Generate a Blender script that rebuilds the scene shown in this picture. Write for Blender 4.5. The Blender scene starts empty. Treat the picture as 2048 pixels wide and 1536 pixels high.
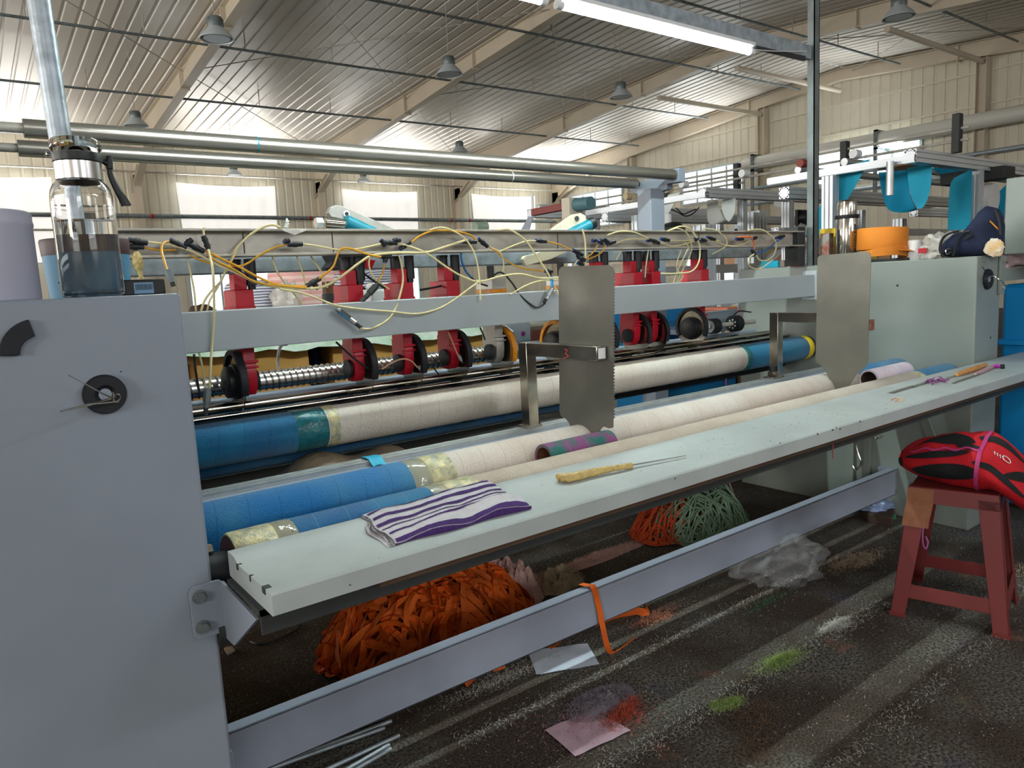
import bpy, math, random
from mathutils import Vector, Matrix
random.seed(7)
# ------------------------------------------------------------------ camera, world, lights, exposure
S = bpy.context.scene
COL = S.collection
YAW, PITCH, ROLL, FPX = math.radians(53.1807), math.radians(7.7494), math.radians(-2.9499), 1464.07
CAM = Vector((0, 0, 1.3))
FW = Vector((math.cos(YAW)*math.cos(PITCH), math.sin(YAW)*math.cos(PITCH), -math.sin(PITCH)))
R0 = Vector((math.sin(YAW), -math.cos(YAW), 0)); U0 = R0.cross(FW)
RT = R0*math.cos(ROLL) + U0*math.sin(ROLL); UP = RT.cross(FW)
cd = bpy.data.cameras.new('camera'); cam = bpy.data.objects.new('camera', cd); COL.objects.link(cam)
m3 = Matrix((RT, UP, -FW)).transposed()
cam.matrix_world = Matrix.Translation(CAM) @ m3.to_4x4()
cd.sensor_fit = 'HORIZONTAL'; cd.sensor_width = 36; cd.lens = FPX/2048*36; cd.clip_start = .05; cd.clip_end = 200
S.camera = cam
S.view_settings.view_transform = 'Standard'; S.view_settings.look = 'None'; S.view_settings.gamma = 1
S.view_settings.use_curve_mapping = False; S.view_settings.exposure = -0.06
S.cycles.use_denoising = True; S.cycles.max_bounces = 16; S.cycles.transparent_max_bounces = 16; S.cycles.diffuse_bounces = 4; S.cycles.glossy_bounces = 4
S.cycles.transmission_bounces = 16; S.cycles.sample_clamp_indirect = 8; S.cycles.caustics_reflective = False; S.cycles.caustics_refractive = False
W = bpy.data.worlds.new('world'); S.world = W; W.use_nodes = True
W.node_tree.nodes['Background'].inputs[0].default_value = (.80, .90, 1, 1); W.node_tree.nodes['Background'].inputs[1].default_value = 1.0

def area(name, loc, target, sx, sy, power, col=(1, 1, 1)):
    l = bpy.data.lights.new(name, 'AREA'); l.shape = 'RECTANGLE'; l.size = sx; l.size_y = sy; l.energy = power; l.color = col
    o = bpy.data.objects.new(name, l); COL.objects.link(o); o.location = loc
    o.rotation_euler = (Vector(target)-Vector(loc)).to_track_quat('-Z', 'Y').to_euler(); return o
# added area lamps in place of window daylight, brightening roof and walls
FILL_COL = (1, .97, .93)
for x in (7.85, 13.55, 19.5, 1.4):
    l = area('uplight_far', (x, 25.6, 4.6), (x, 25.6-2.2, 4.6+3.6), 3.0, .9, 95, FILL_COL); l.data.spread = math.radians(105)  # added uplight by the far windows to brighten the roof, turned from view
for y in (23.2, 17.2, 11.6):
    l = area('uplight_side', (22.0, y, 4.6), (22.0-2.2, y, 4.6+3.6), 2.6, .9, 70, (.96, .98, 1)); l.data.spread = math.radians(105)  # same added uplight beside the end wall windows
for x in (-4, 4, 12, 20):
    area('fill_back', (x, -10.7, 4.4), (x, 20, 6.8), 3.4, 2.0, 230, (.94, .97, 1))  # added fill lamps; this wall has no windows
for y in (-5, 4, 13, 21):
    area('fill_left', (-11.7, y, 3.4), (4, y, 6.5), 3.4, 2.4, 620, (1, .97, .93))  # added fill aimed at the roof, from a wall without windows
# a ceiling fluorescent fixture of the next work place, behind the camera
area('lamp_aisle', (2.5, -.75, 2.6), (1.9, 2.2, 1.0), 1.3, .12, 20, (.88, .95, 1))

def at(px, py, **k):
    d = FW + RT*((px-1024)/FPX) - UP*((py-768)/FPX)
    (a, v), = k.items(); i = 'XYZ'.index(a)
    return CAM + d*((v-CAM[i])/d[i])

# ------------------------------------------------------------------ materials
def rgb(r, g, b):
    f = lambda c: (c/255/12.92 if c <= 10 else ((c/255+.055)/1.055)**2.4)
    return (f(r), f(g), f(b), 1)
MC = {}
def mat(name, c, rough=.5, metal=0, var=0, vs=6, bump=0, bs=80, emit=0, c2=None, stretch=None, trans=0, ior=1.45, alpha=1, spec=None, sheen=0):
    if name in MC: return MC[name]
    m = bpy.data.materials.new(name); m.use_nodes = True; nt = m.node_tree; n = nt.nodes; L = nt.links
    b = n['Principled BSDF']; b.inputs['Base Color'].default_value = c; b.inputs['Roughness'].default_value = rough
    b.inputs['Metallic'].default_value = metal; b.inputs['IOR'].default_value = ior
    if trans: b.inputs['Transmission Weight'].default_value = trans
    if alpha < 1: b.inputs['Alpha'].default_value = alpha
    if spec is not None: b.inputs['Specular IOR Level'].default_value = spec
    if sheen: b.inputs['Sheen Weight'].default_value = sheen
    if emit: b.inputs['Emission Color'].default_value = c; b.inputs['Emission Strength'].default_value = emit
    tc = n.new('ShaderNodeTexCoord'); mp = n.new('ShaderNodeMapping'); L.new(tc.outputs['Object'], mp.inputs[0])
    if stretch: mp.inputs['Scale'].default_value = stretch
    m['_b'] = 1
    if var:
        t = n.new('ShaderNodeTexNoise'); t.inputs['Scale'].default_value = vs; t.inputs['Detail'].default_value = 6
        L.new(mp.outputs[0], t.inputs['Vector'])
        mx = n.new('ShaderNodeMix'); mx.data_type = 'RGBA'
        cc = c2 or tuple(max(0, x*(1-var)) for x in c[:3])+(1,)
        mx.inputs['A'].default_value = c; mx.inputs['B'].default_value = cc
        rp = n.new('ShaderNodeMapRange'); rp.inputs['From Min'].default_value = .38; rp.inputs['From Max'].default_value = .66
        L.new(t.outputs['Fac'], rp.inputs['Value']); L.new(rp.outputs[0], mx.inputs['Factor']); L.new(mx.outputs['Result'], b.inputs['Base Color'])
    if bump:
        t = n.new('ShaderNodeTexNoise'); t.inputs['Scale'].default_value = bs; t.inputs['Detail'].default_value = 4
        L.new(mp.outputs[0], t.inputs['Vector']); bn = n.new('ShaderNodeBump'); bn.inputs['Strength'].default_value = bump
        bn.inputs['Distance'].default_value = .01; L.new(t.outputs['Fac'], bn.inputs['Height']); L.new(bn.outputs[0], b.inputs['Normal'])
    MC[name] = m; return m
def nd(m, t): return m.node_tree.nodes.new(t)
PAINT = mat('grey_paint', rgb(142, 152, 166), .42, 0, .10, 3)
PAINT2 = mat('grey_paint_green', rgb(146, 155, 150), .4, 0, .12, 2.5)
BEAMP = mat('beam_paint', rgb(184, 194, 200), .38, 0, .12, 2)
RAILP = mat('rail_paint', rgb(158, 166, 184), .42, 0, .15, 4)
TRAYP = mat('tray_paint', rgb(178, 186, 186), .40, 0, .14, 7)
CREAMW = mat('cream_frame_paint', rgb(214, 202, 182), .5, 0, .08, 1)
GALV = mat('galvanised', rgb(176, 188, 198), .42, .4, .35, 22, .1, 60)
GALVD = mat('galvanised_dark', rgb(128, 138, 140), .45, .4, .4, 9)
STEEL = mat('mill_steel', rgb(196, 192, 182), .42, .25, .35, 7, .08, 40)
STAIN = mat('brushed_stainless', rgb(136, 134, 126), .38, .6, .12, 9, .04, 60)
STAINB = mat('bright_stainless', rgb(190, 184, 172), .16, .95, .45, 11)
CHROME = mat('chrome', rgb(205, 202, 196), .14, 1, .12, 3)
CHROMED = mat('chrome_dark', rgb(170, 166, 158), .30, .8, .12, 30, stretch=(.05, 1, 1))
ALU = mat('aluminium', rgb(190, 196, 198), .35, .6, .15, 20)
ALUB = mat('aluminium_bright', rgb(214, 220, 226), .35, .35, .08, 4)
BRUSH = mat('brushed_bright', rgb(206, 204, 204), .26, .95)
RED = mat('red_enamel', rgb(186, 18, 42), .38, 0, .15, 14)
BLACK = mat('black_plastic', rgb(26, 28, 32), .45)
RUB = mat('black_rubber', rgb(22, 26, 34), .6, 0, .3, 30)
ORG = mat('orange_enamel', rgb(222, 140, 22), .4, 0, .3, 60)
HOSE = mat('clear_hose', rgb(226, 214, 164), .25, 0, .1, 20)
HOSEO = mat('amber_hose', rgb(214, 160, 58), .25, 0, .15, 20)
HOSEB = mat('blue_hose', rgb(20, 96, 170), .3)
HOSELB = mat('light_blue_hose', rgb(60, 160, 220), .3)
WHITEP = mat('white_plastic', rgb(228, 230, 232), .4)
TEAL = mat('teal_cylinder', rgb(20, 128, 150), .4, 0, .15, 20)
ALUC = mat('cast_aluminium', rgb(178, 176, 170), .4, .5, .15, 30, .1, 120)
CARD = mat('cardboard', rgb(186, 140, 72), .8, 0, .15, 4)
DARKM = mat('dark_sheet', rgb(52, 56, 56), .6, 0, .3, 4)
BLUEC = mat('blue_crate', rgb(10, 138, 206), .45, 0, .1, 2)
BLUEN = mat('blue_nonwoven', rgb(40, 178, 214), .75, 0, .1, 3)
WHITEN = mat('white_nonwoven', rgb(226, 236, 234), .75)
NAVY = mat('navy_fabric', rgb(32, 42, 72), .85, 0, .3, 9, .3, 90)
OLIVE = mat('olive_fabric', rgb(78, 82, 66), .85, 0, .25, 9)
PAPER = mat('paper', rgb(206, 216, 232), .8, 0, .06, 20)
PINKP = mat('pink_plastic', rgb(206, 130, 196), .5)
STOOL = mat('red_stool_plastic', rgb(126, 54, 54), .42, 0, .12, 6)
RIBB = mat('orange_ribbon', rgb(240, 108, 22), .7, 0, .35, 8, .25, 300)
YARNG = mat('green_yarn', rgb(146, 178, 150), .85, 0, .35, 12, .2, 300)
YARNO = mat('orange_yarn', rgb(214, 84, 40), .85, 0, .3, 12)
TUBEM = mat('tube_glow', (.86, 1, .95, 1), .4, emit=165)
TAPEY = mat('yellow_tape', rgb(222, 212, 162), .28, 0, .5, 38, .6, 60, c2=rgb(150, 156, 140))
TAPEG = mat('green_tape', rgb(34, 112, 120), .2, 0, .4, 30, .5, 50)
YEL = mat('yellow_plastic', rgb(222, 192, 30), .45)
GLASS = mat('glass', (1, 1, 1, 1), .0, trans=1, ior=1.45)
WATER = mat('water', (.97, 1, 1, 1), .0, trans=1, ior=1.33)
FILM = mat('plastic_film', rgb(225, 228, 232), .10, alpha=.16, bump=.9, bs=26, spec=1)
FILMB = mat('plastic_bag_film', rgb(222, 218, 212), .2, alpha=.62, bump=.9, bs=26, spec=.9)

def terry(name, c, c2, seam, ax=None, zc=0, yc=0):
    m = mat(name, c, .9, 0, .5, 5, .55, 260, c2=c2, sheen=.2)
    n = m.node_tree.nodes; L = m.node_tree.links; b = n['Principled BSDF']
    src = b.inputs['Base Color'].links[0].from_socket
    tc = n.new('ShaderNodeTexCoord'); sx = n.new('ShaderNodeSeparateXYZ'); L.new(tc.outputs['Object'], sx.inputs[0])
    def mth(op, a, bb=None, v=None):
        k = n.new('ShaderNodeMath'); k.operation = op; L.new(a, k.inputs[0])
        if bb is not None: L.new(bb, k.inputs[1])
        if v is not None: k.inputs[1].default_value = v
        return k.outputs[0]
    y = mth('SUBTRACT', sx.outputs['Y'], v=yc); z = mth('SUBTRACT', sx.outputs['Z'], v=zc)
    an = mth('MULTIPLY', mth('ARCTAN2', z, y), v=.075/math.tau*1.0)
    ns = n.new('ShaderNodeTexNoise'); ns.inputs['Scale'].default_value = 60; L.new(tc.outputs['Object'], ns.inputs[0])
    xx = mth('ADD', mth('ADD', sx.outputs['X'], an), mth('MULTIPLY', ns.outputs['Fac'], v=.004))
    fr = mth('FRACT', mth('DIVIDE', xx, v=.075)); ln = mth('LESS_THAN', fr, v=.022)
    fine = n.new('ShaderNodeTexNoise'); fine.inputs['Scale'].default_value = 420; L.new(tc.outputs['Object'], fine.inputs[0])
    rp = n.new('ShaderNodeMapRange'); rp.inputs[1].default_value = .35; rp.inputs[2].default_value = .6; rp.inputs[3].default_value = .78; rp.inputs[4].default_value = 1.0
    L.new(fine.outputs['Fac'], rp.inputs[0])
    mul = n.new('ShaderNodeMix'); mul.data_type = 'RGBA'; mul.blend_type = 'MULTIPLY'; mul.inputs['Factor'].default_value = 1
    L.new(src, mul.inputs['A']); L.new(rp.outputs[0], mul.inputs['B'])
    mx = n.new('ShaderNodeMix'); mx.data_type = 'RGBA'; mx.inputs['B'].default_value = seam
    L.new(mul.outputs['Result'], mx.inputs['A'])
    L.new(mth('MULTIPLY', ln, v=.55), mx.inputs['Factor']); L.new(mx.outputs['Result'], b.inputs['Base Color'])
    return m
RA = (1.775, .751, .078); RB = (1.54, .737, .078); RM = (2.25, .872, .066); RC = (2.60, .893, .058); RD = (2.42, .80, .062)
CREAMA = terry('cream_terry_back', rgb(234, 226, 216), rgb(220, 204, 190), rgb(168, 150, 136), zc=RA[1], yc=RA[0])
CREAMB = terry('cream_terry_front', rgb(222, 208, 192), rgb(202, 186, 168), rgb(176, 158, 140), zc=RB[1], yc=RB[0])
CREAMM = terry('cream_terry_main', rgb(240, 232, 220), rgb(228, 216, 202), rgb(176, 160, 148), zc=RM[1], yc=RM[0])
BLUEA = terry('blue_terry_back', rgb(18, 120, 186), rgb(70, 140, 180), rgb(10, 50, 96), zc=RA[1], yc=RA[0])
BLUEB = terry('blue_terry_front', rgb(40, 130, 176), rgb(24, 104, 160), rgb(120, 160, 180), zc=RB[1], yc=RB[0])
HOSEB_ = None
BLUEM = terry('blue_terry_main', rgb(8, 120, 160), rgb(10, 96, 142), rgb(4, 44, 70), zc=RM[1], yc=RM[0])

def stripes(name, base, line, axis, period, duty, warp=.0, rough=.9, bump=.4, off=0.0, kind='frac'):
    m = mat(name, base, rough, bump=bump, bs=300); n = m.node_tree.nodes; L = m.node_tree.links; b = n['Principled BSDF']
    tc = n.new('ShaderNodeTexCoord'); sx = n.new('ShaderNodeSeparateXYZ'); L.new(tc.outputs['Object'], sx.inputs[0])
    ns = n.new('ShaderNodeTexNoise'); ns.inputs['Scale'].default_value = 14; L.new(tc.outputs['Object'], ns.inputs[0])
    def mth(op, a, v=None, b2=None):
        k = n.new('ShaderNodeMath'); k.operation = op; L.new(a, k.inputs[0])
        if v is not None: k.inputs[1].default_value = v
        if b2 is not None: L.new(b2, k.inputs[1])
        return k.outputs[0]
    x = mth('ADD', mth('ADD', sx.outputs[axis], off), b2=mth('MULTIPLY', ns.outputs['Fac'], warp))
    f = mth('LESS_THAN', mth('FRACT', mth('DIVIDE', x, period)), duty)
    mx = n.new('ShaderNodeMix'); mx.data_type = 'RGBA'; mx.inputs['A'].default_value = base; mx.inputs['B'].default_value = line
    L.new(f, mx.inputs['Factor']); L.new(mx.outputs['Result'], b.inputs['Base Color']); return m

# ------------------------------------------------------------------ mesh builder
class MB:
    def __init__(s): s.v = []; s.f = []
    def add(s, vs, fs):
        o = len(s.v); s.v += [tuple(v) for v in vs]; s.f += [tuple(i+o for i in f) for f in fs]; return s
    def box(s, x0, x1, y0, y1, z0, z1):
        return s.add([(x, y, z) for x in (x0, x1) for y in (y0, y1) for z in (z0, z1)],
                     [(0, 1, 3, 2), (4, 6, 7, 5), (0, 4, 5, 1), (2, 3, 7, 6), (0, 2, 6, 4), (1, 5, 7, 3)])
    def bar(s, a, b, w, h, up=(0, 0, 1)):
        a, b = Vector(a), Vector(b); d = (b-a).normalized(); u = Vector(up)
        if abs(d.dot(u)) > .98: u = Vector((0, 1, 0))
        sd = d.cross(u).normalized(); u = sd.cross(d)
        vs = [p + sd*i*w/2 + u*j*h/2 for p in (a, b) for i in (-1, 1) for j in (-1, 1)]
        return s.add(vs, [(0, 1, 3, 2), (4, 6, 7, 5), (0, 4, 5, 1), (2, 3, 7, 6), (0, 2, 6, 4), (1, 5, 7, 3)])
    def tube(s, pts, r, seg=8, cap=True):
        pts = [Vector(p) for p in pts]; rs = r if isinstance(r, (list, tuple)) else [r]*len(pts)
        n = len(pts); vs = []; fs = []; prev = None
        for i, p in enumerate(pts):
            t = (pts[min(i+1, n-1)]-pts[max(i-1, 0)])
            if t.length < 1e-9: t = Vector((0, 0, 1))
            t.normalize()
            if prev is None:
                q = Vector((0, 0, 1)) if abs(t.z) < .9 else Vector((0, 1, 0)); sd = t.cross(q).normalized()
            else:
                sd = prev - t*prev.dot(t)
                sd = sd.normalized() if sd.length > 1e-6 else t.orthogonal().normalized()
            prev = sd; up = t.cross(sd)
            for k in range(seg):
                a = math.tau*k/seg; vs.append(p + (sd*math.cos(a)+up*math.sin(a))*rs[i])
        for i in range(n-1):
            for k in range(seg):
                fs.append((i*seg+k, i*seg+(k+1) % seg, (i+1)*seg+(k+1) % seg, (i+1)*seg+k))
        if cap: fs.append(tuple(range(seg))[::-1]); fs.append(tuple((n-1)*seg+k for k in range(seg)))
        return s.add(vs, fs)
    def cyl(s, a, b, r, r2=None, seg=24): return s.tube([a, b], [r, r if r2 is None else r2], seg)
    def lathe(s, prof, o, ax=(0, 0, 1), seg=28, close=False):
        # prof: (radius, distance along axis)
        ax = Vector(ax).normalized(); sd = ax.orthogonal().normalized(); up = ax.cross(sd); o = Vector(o); vs = []; fs = []; n = len(prof)
        for r, h in prof:
            for k in range(seg):
                a = math.tau*k/seg; vs.append(o+ax*h+(sd*math.cos(a)+up*math.sin(a))*max(r, 1e-5))
        for i in range(n-1):
            for k in range(seg): fs.append((i*seg+k, i*seg+(k+1) % seg, (i+1)*seg+(k+1) % seg, (i+1)*seg+k))
        if close:
            for k in range(seg): fs.append(((n-1)*seg+k, (n-1)*seg+(k+1) % seg, (k+1) % seg, k))
        else:
            fs.append(tuple(range(seg))[::-1]); fs.append(tuple((n-1)*seg+k for k in range(seg)))
        return s.add(vs, fs)
    def prism(s, poly, ext):
        n = len(poly); e = Vector(ext); p = [Vector(q) for q in poly]
        return s.add(p+[q+e for q in p], [tuple(range(n))[::-1], tuple(range(n, 2*n))]+[(i, (i+1) % n, n+(i+1) % n, n+i) for i in range(n)])
    def grid(s, rows, thick=None):
        nu, nv = len(rows), len(rows[0]); vs = [Vector(p) for r in rows for p in r]
        fs = [(i*nv+j, i*nv+j+1, (i+1)*nv+j+1, (i+1)*nv+j) for i in range(nu-1) for j in range(nv-1)]
        if thick is not None:
            e = Vector(thick); n = len(vs); vs = vs+[v+e for v in vs]; fs += [tuple(k+n for k in f)[::-1] for f in fs]
            bd = [(0*nv+j, j+1) for j in range(nv-1)]+[((nu-1)*nv+j+1, (nu-1)*nv+j) for j in range(nv-1)]
            bd += [((i+1)*nv, i*nv) for i in range(nu-1)]+[(i*nv+nv-1, (i+1)*nv+nv-1) for i in range(nu-1)]
            fs += [(b, a, a+n, b+n) for a, b in bd]
        return s.add(vs, fs)
    def build(s, name, m, parent=None, bevel=0, sub=0, flat=False, ang=38):
        me = bpy.data.meshes.new(name); me.from_pydata(s.v, [], s.f); me.validate(); me.update()
        me.materials.append(m)
        if not flat:
            me.polygons.foreach_set('use_smooth', [True]*len(me.polygons)); me.set_sharp_from_angle(angle=math.radians(ang))
        o = bpy.data.objects.new(name, me); COL.objects.link(o)
        if bevel:
            b = o.modifiers.new('bevel', 'BEVEL'); b.width = bevel; b.segments = 2; b.limit_method = 'ANGLE'; b.angle_limit = math.radians(40); b.harden_normals = False
        if sub:
            q = o.modifiers.new('sub', 'SUBSURF'); q.levels = sub; q.render_levels = sub
        if parent is not None:
            pm = parent.matrix_basis if parent.parent is None else parent.parent.matrix_basis @ parent.matrix_parent_inverse @ parent.matrix_basis
            o.parent = parent; o.matrix_parent_inverse = pm.inverted()
        return o
def tag(o, label, cat, group=None, kind=None):
    o['label'] = label
    if cat: o['category'] = cat
    if group: o['group'] = group
    if kind: o['kind'] = kind
    return o
def thing(name, label, cat, loc=(0, 0, 0), group=None, kind=None):
    o = bpy.data.objects.new(name, None); COL.objects.link(o); o.location = loc; o.empty_display_size = .05
    return tag(o, label, cat, group, kind)
def struct(o, label): o['kind'] = 'structure'; o['label'] = label; return o
def V(*a): return Vector(a)
def cr(pts, n=6):
    P = [Vector(p) for p in pts]; P = [P[0]*2-P[1]]+P+[P[-1]*2-P[-2]]; out = []
    for i in range(1, len(P)-2):
        for k in range(n):
            t = k/n; a, b, c, d = P[i-1:i+3]
            out.append(.5*((2*b)+(c-a)*t+(2*a-5*b+4*c-d)*t*t+(3*b-a-3*c+d)*t**3))
    out.append(P[-2]); return out

# ------------------------------------------------------------------ the hall
XW, YW, XL, YB, RIDGE, ZR, SL = 22.4, 26.0, -12.0, -11.0, 12.3, 7.3, .07
def zroof(y): return ZR-SL*abs(y-RIDGE)
# floor: dusty concrete with lint
fm = mat('dusty_concrete', rgb(118, 104, 90), .8)
n = fm.node_tree.nodes; L = fm.node_tree.links; b = n['Principled BSDF']
tc = n.new('ShaderNodeTexCoord')
def noise(sc, det=6, vec=None, rough=.6):
    t = n.new('ShaderNodeTexNoise'); t.inputs['Scale'].default_value = sc; t.inputs['Detail'].default_value = det; t.inputs['Roughness'].default_value = rough
    L.new(vec or tc.outputs['Object'], t.inputs['Vector']); return t
def mix(fac, a, bb, bt='MIX'):
    x = n.new('ShaderNodeMix'); x.data_type = 'RGBA'; x.blend_type = bt
    for s_, v in (('Factor', fac), ('A', a), ('B', bb)):
        if hasattr(v, 'is_linked') or hasattr(v, 'links'): L.new(v, x.inputs[s_])
        else: x.inputs[s_].default_value = v
    return x.outputs['Result']
def ramp(v, lo, hi, o0=0, o1=1):
    r = n.new('ShaderNodeMapRange'); r.inputs[1].default_value = lo; r.inputs[2].default_value = hi; r.inputs[3].default_value = o0; r.inputs[4].default_value = o1
    L.new(v, r.inputs[0]); return r.outputs[0]
col = mix(ramp(noise(150, 3).outputs['Fac'], .40, .60), rgb(28, 23, 20), rgb(88, 74, 62))
col = mix(ramp(noise(2.2).outputs['Fac'], .42, .62), col, mix(ramp(noise(110, 3).outputs['Fac'], .42, .58), rgb(44, 44, 42), rgb(124, 120, 110)))
col = mix(ramp(noise(5.1).outputs['Fac'], .62, .74, 0, .5), col, rgb(150, 104, 86))
col = mix(ramp(noise(7.3).outputs['Fac'], .64, .74, 0, .4), col, rgb(86, 108, 74))
col = mix(ramp(noise(4.4, 4).outputs['Fac'], .62, .72, 0, .4), col, rgb(64, 54, 88))
L.new(col, b.inputs['Base Color'])
bn = n.new('ShaderNodeBump'); bn.inputs['Strength'].default_value = .5; bn.inputs['Distance'].default_value = .004
L.new(noise(170, 3).outputs['Fac'], bn.inputs['Height']); L.new(bn.outputs[0], b.inputs['Normal'])
struct(MB().box(XL, XW, YB, YW, -.1, 0).build('floor', fm, flat=True), 'dusty concrete floor sprinkled with lint and fibres')
# profiled sheet: x -> height of the liner
CEIL = mat('white_liner_sheet', rgb(230, 224, 214), .38, .10, .15, 1.2, stretch=(1, .12, 1))
WALLM = mat('wall_liner_sheet', rgb(226, 220, 202), .5, .05, .08, 1.0)
def profile(a, b_, per=.30, g=.045, d=.022):
    out = []; x = a
    while x < b_-1e-6:
        out += [(x, 0), (x+per-g*2, 0), (x+per-g*1.5, d), (x+per-g*.5, d)]; x += per
    out.append((b_, 0)); return [p for p in out if p[0] <= b_+1e-6]
pr = profile(XL, XW)
mb = MB()
for ys in ((YW, (YW+RIDGE)/2+1.2), ((YW+RIDGE)/2+1.2, RIDGE), (RIDGE, .8), (.8, YB)):
    lift = .012 if ys[0] in (YW, RIDGE) else 0
    mb.grid([[V(x, y, zroof(y)+h+lift) for y in ys] for x, h in pr])
struct(mb.build('ceiling', CEIL, flat=True), 'white ribbed metal roof liner rising to a ridge')
struct(MB().grid([[V(x, YW+h, z) for z in (0, zroof(YW))] for x, h in pr]).build('wall_far', WALLM, flat=True), 'cream ribbed sheet wall with the curtained windows')
pr2 = profile(YB, YW)
struct(MB().grid([[V(XW+h, y, z) for z in (0, zroof(y)+.1)] for y, h in pr2]).build('wall_right', WALLM, flat=True), 'cream ribbed sheet end wall with the high windows')
struct(MB().box(XL, XW, YB-.1, YB, 0, zroof(YB)).build('wall_back', WALLM, flat=True), 'cream wall behind the camera')
struct(MB().box(XL-.1, XL, YB, YW, 0, 7.3).build('wall_left', WALLM, flat=True), 'cream end wall on the left')
# portal frames and columns
def rafter(X, w=.22, label=''):
    t = struct(thing('trim_1', '', None, (X, YW-.3, 0)), label)
    def zb(y):
        d = abs(y-RIDGE); return 6.93-.1*max(0, d-.5) if d < 11 else 5.88-(d-11)*.42
    ys = [YW-.05, 25.2, 23.3, 19, 15.5, RIDGE, 9, 5.5, 1.3, -2, -8, YB]
    web, fl, tf = MB(), MB(), MB()
    for a, c in zip(ys[:-1], ys[1:]):
        za, zc = zb(a), zb(c); ta, tcc = zroof(a)-.06, zroof(c)-.06
        web.prism([(X-.01, a, za), (X-.01, c, zc), (X-.01, c, tcc), (X-.01, a, ta)], (.02, 0, 0))
        fl.prism([(X-w/2, a, za), (X-w/2, c, zc), (X-w/2, c, zc-.02), (X-w/2, a, za-.02)], (w, 0, 0))
        tf.prism([(X-w/2, a, ta), (X-w/2, c, tcc), (X-w/2, c, tcc+.02), (X-w/2, a, ta+.02)], (w, 0, 0))
    for y in (19.0, 15.5, 9, 5.5): fl.box(X-w/2, X+w/2, y-.012, y+.012, zb(y)-.06, zroof(y)-.06)
    web.build('web', CREAMW, t, flat=True); fl.build('bottom_flange', CREAMW, t, flat=True); tf.build('top_flange', CREAMW, t, flat=True)
    c = MB(); c.box(X-w/2, X+w/2, YW-.46, YW-.44, 0, 5.0); c.box(X-w/2, X+w/2, YW-.05, YW-.03, 0, 5.4); c.box(X-.01, X+.01, YW-.45, YW-.04, 0, 5.3)
    c.prism([(X-w/2, YW-.46, 5.0), (X-w/2, YW-.44, 5.0), (X-w/2, YW-1.2, 5.45), (X-w/2, YW-1.22, 5.45)], (w, 0, 0)); c.build('column', CREAMW, t, flat=True)
    return t
for i, X in enumerate((-6.9, -1, 5, 11, 17)):
    o = rafter(X, label='cream steel portal frame, number %d from the left end wall' % (i+1)); o.name = 'trim_%d' % (i+1)
o = rafter(XW-.14, label='cream steel end portal frame against the right wall'); o.name = 'trim_6'
for k, y in enumerate((21.0, 15.0, 8.4, 2.0, -5)):
    zt = 6.93-.1*abs(y-RIDGE)
    q = MB().box(XW-.30, XW-.02, y-.13, y-.11, 0, zt).box(XW-.30, XW-.02, y+.11, y+.13, 0, zt).box(XW-.17, XW-.15, y-.12, y+.12, 0, zt).build('trim_%d' % (7+k), CREAMW, flat=True)
    struct(q, 'cream wind post on the right end wall, number %d from the far corner' % (k+1))
g = MB()
for z in (1.9, 3.7, 5.35, 6.2):
    g.box(XW-.04, XW-.01, YB, YW, z, z+.05)
struct(g.build('trim_12', WALLM, flat=True), 'thin horizontal girts along the right end wall')
# windows
FRM = mat('window_frame', rgb(196, 204, 206), .5); CURT = mat('backlit_curtain', (.95, .93, .90, 1), .9, emit=.62)
SKYP = mat('daylit_pane', (.80, .95, 1, 1), .2, emit=2.0)
wn = 0
def window(pos, axis, a0, a1, z0, z1, npan, pane, label, drape=False):
    global wn; wn += 1
    def B(mb_, u0, u1, d0, d1, q0, q1):
        if axis == 'far': mb_.box(u0, u1, YW-d1, YW-d0, q0, q1)
        else: mb_.box(XW-d1, XW-d0, u0, u1, q0, q1)
    t = thing('window_%d' % wn, label, None, (0, 0, 0)); t['kind'] = 'structure'
    f = MB(); w = .07
    B(f, a0-w, a1+w, -.02, .08, z1, z1+w); B(f, a0-w, a1+w, -.02, .08, z0-w, z0); B(f, a0-w, a0, -.02, .08, z0, z1); B(f, a1, a1+w, -.02, .08, z0, z1)
    for k in range(1, npan):
        u = a0+(a1-a0)*k/npan; B(f, u-.035, u+.035, -.02, .06, z0, z1)
    f.build('window_frame', FRM, t, flat=True)
    for k in range(npan):
        u0 = a0+(a1-a0)*k/npan; u1 = a0+(a1-a0)*(k+1)/npan; p = MB(); B(p, u0+.02, u1-.02, 0.005, .02, z0, z1); p.build('pane', pane, t, flat=True)
    if drape:
        rows = []
        for i in range(25):
            u = i/24; x = a0-.15+(a1-a0+.3)*u; sag = .07*math.sin(u*math.pi)
            rows.append([V(x+(-.10 if u > .5 else .10)*(j/8)*abs(2*u-1), YW-.14-.02*math.sin(u*40), z1+.12-sag-(z1-z0+.2)*j/8) for j in range(9)])
        MB().grid(rows, (0, .004, 0)).build('curtain', CURT, t)
    return t
window(0, 'far', -1.6+0.2, 2.6, 2.75, 5.0, 3, SKYP, 'leftmost curtained window, seen behind the bottle', True)
window(0, 'far', 6.35, 9.3, 2.75, 5.0, 3, SKYP, 'second curtained window of the far wall, above the left hoses', True)
window(0, 'far', 12.1, 15.0, 2.75, 5.0, 3, SKYP, 'third curtained window of the far wall', True)
window(0, 'far', 17.9, 21.0, 2.75, 5.0, 3, SKYP, 'fourth curtained window of the far wall, nearest the corner', True)
window(0, 'far', 6.35, 9.3, .9, 2.4, 3, SKYP, 'low window of the far wall seen under the steel channel at the left')
window(0, 'far', 12.1, 15.0, .9, 2.4, 3, SKYP, 'low window of the far wall under the third curtain')
window(0, 'right', 21.7, 24.8, 3.6, 4.98, 4, SKYP, 'four-pane high window of the end wall nearest the corner')
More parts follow.
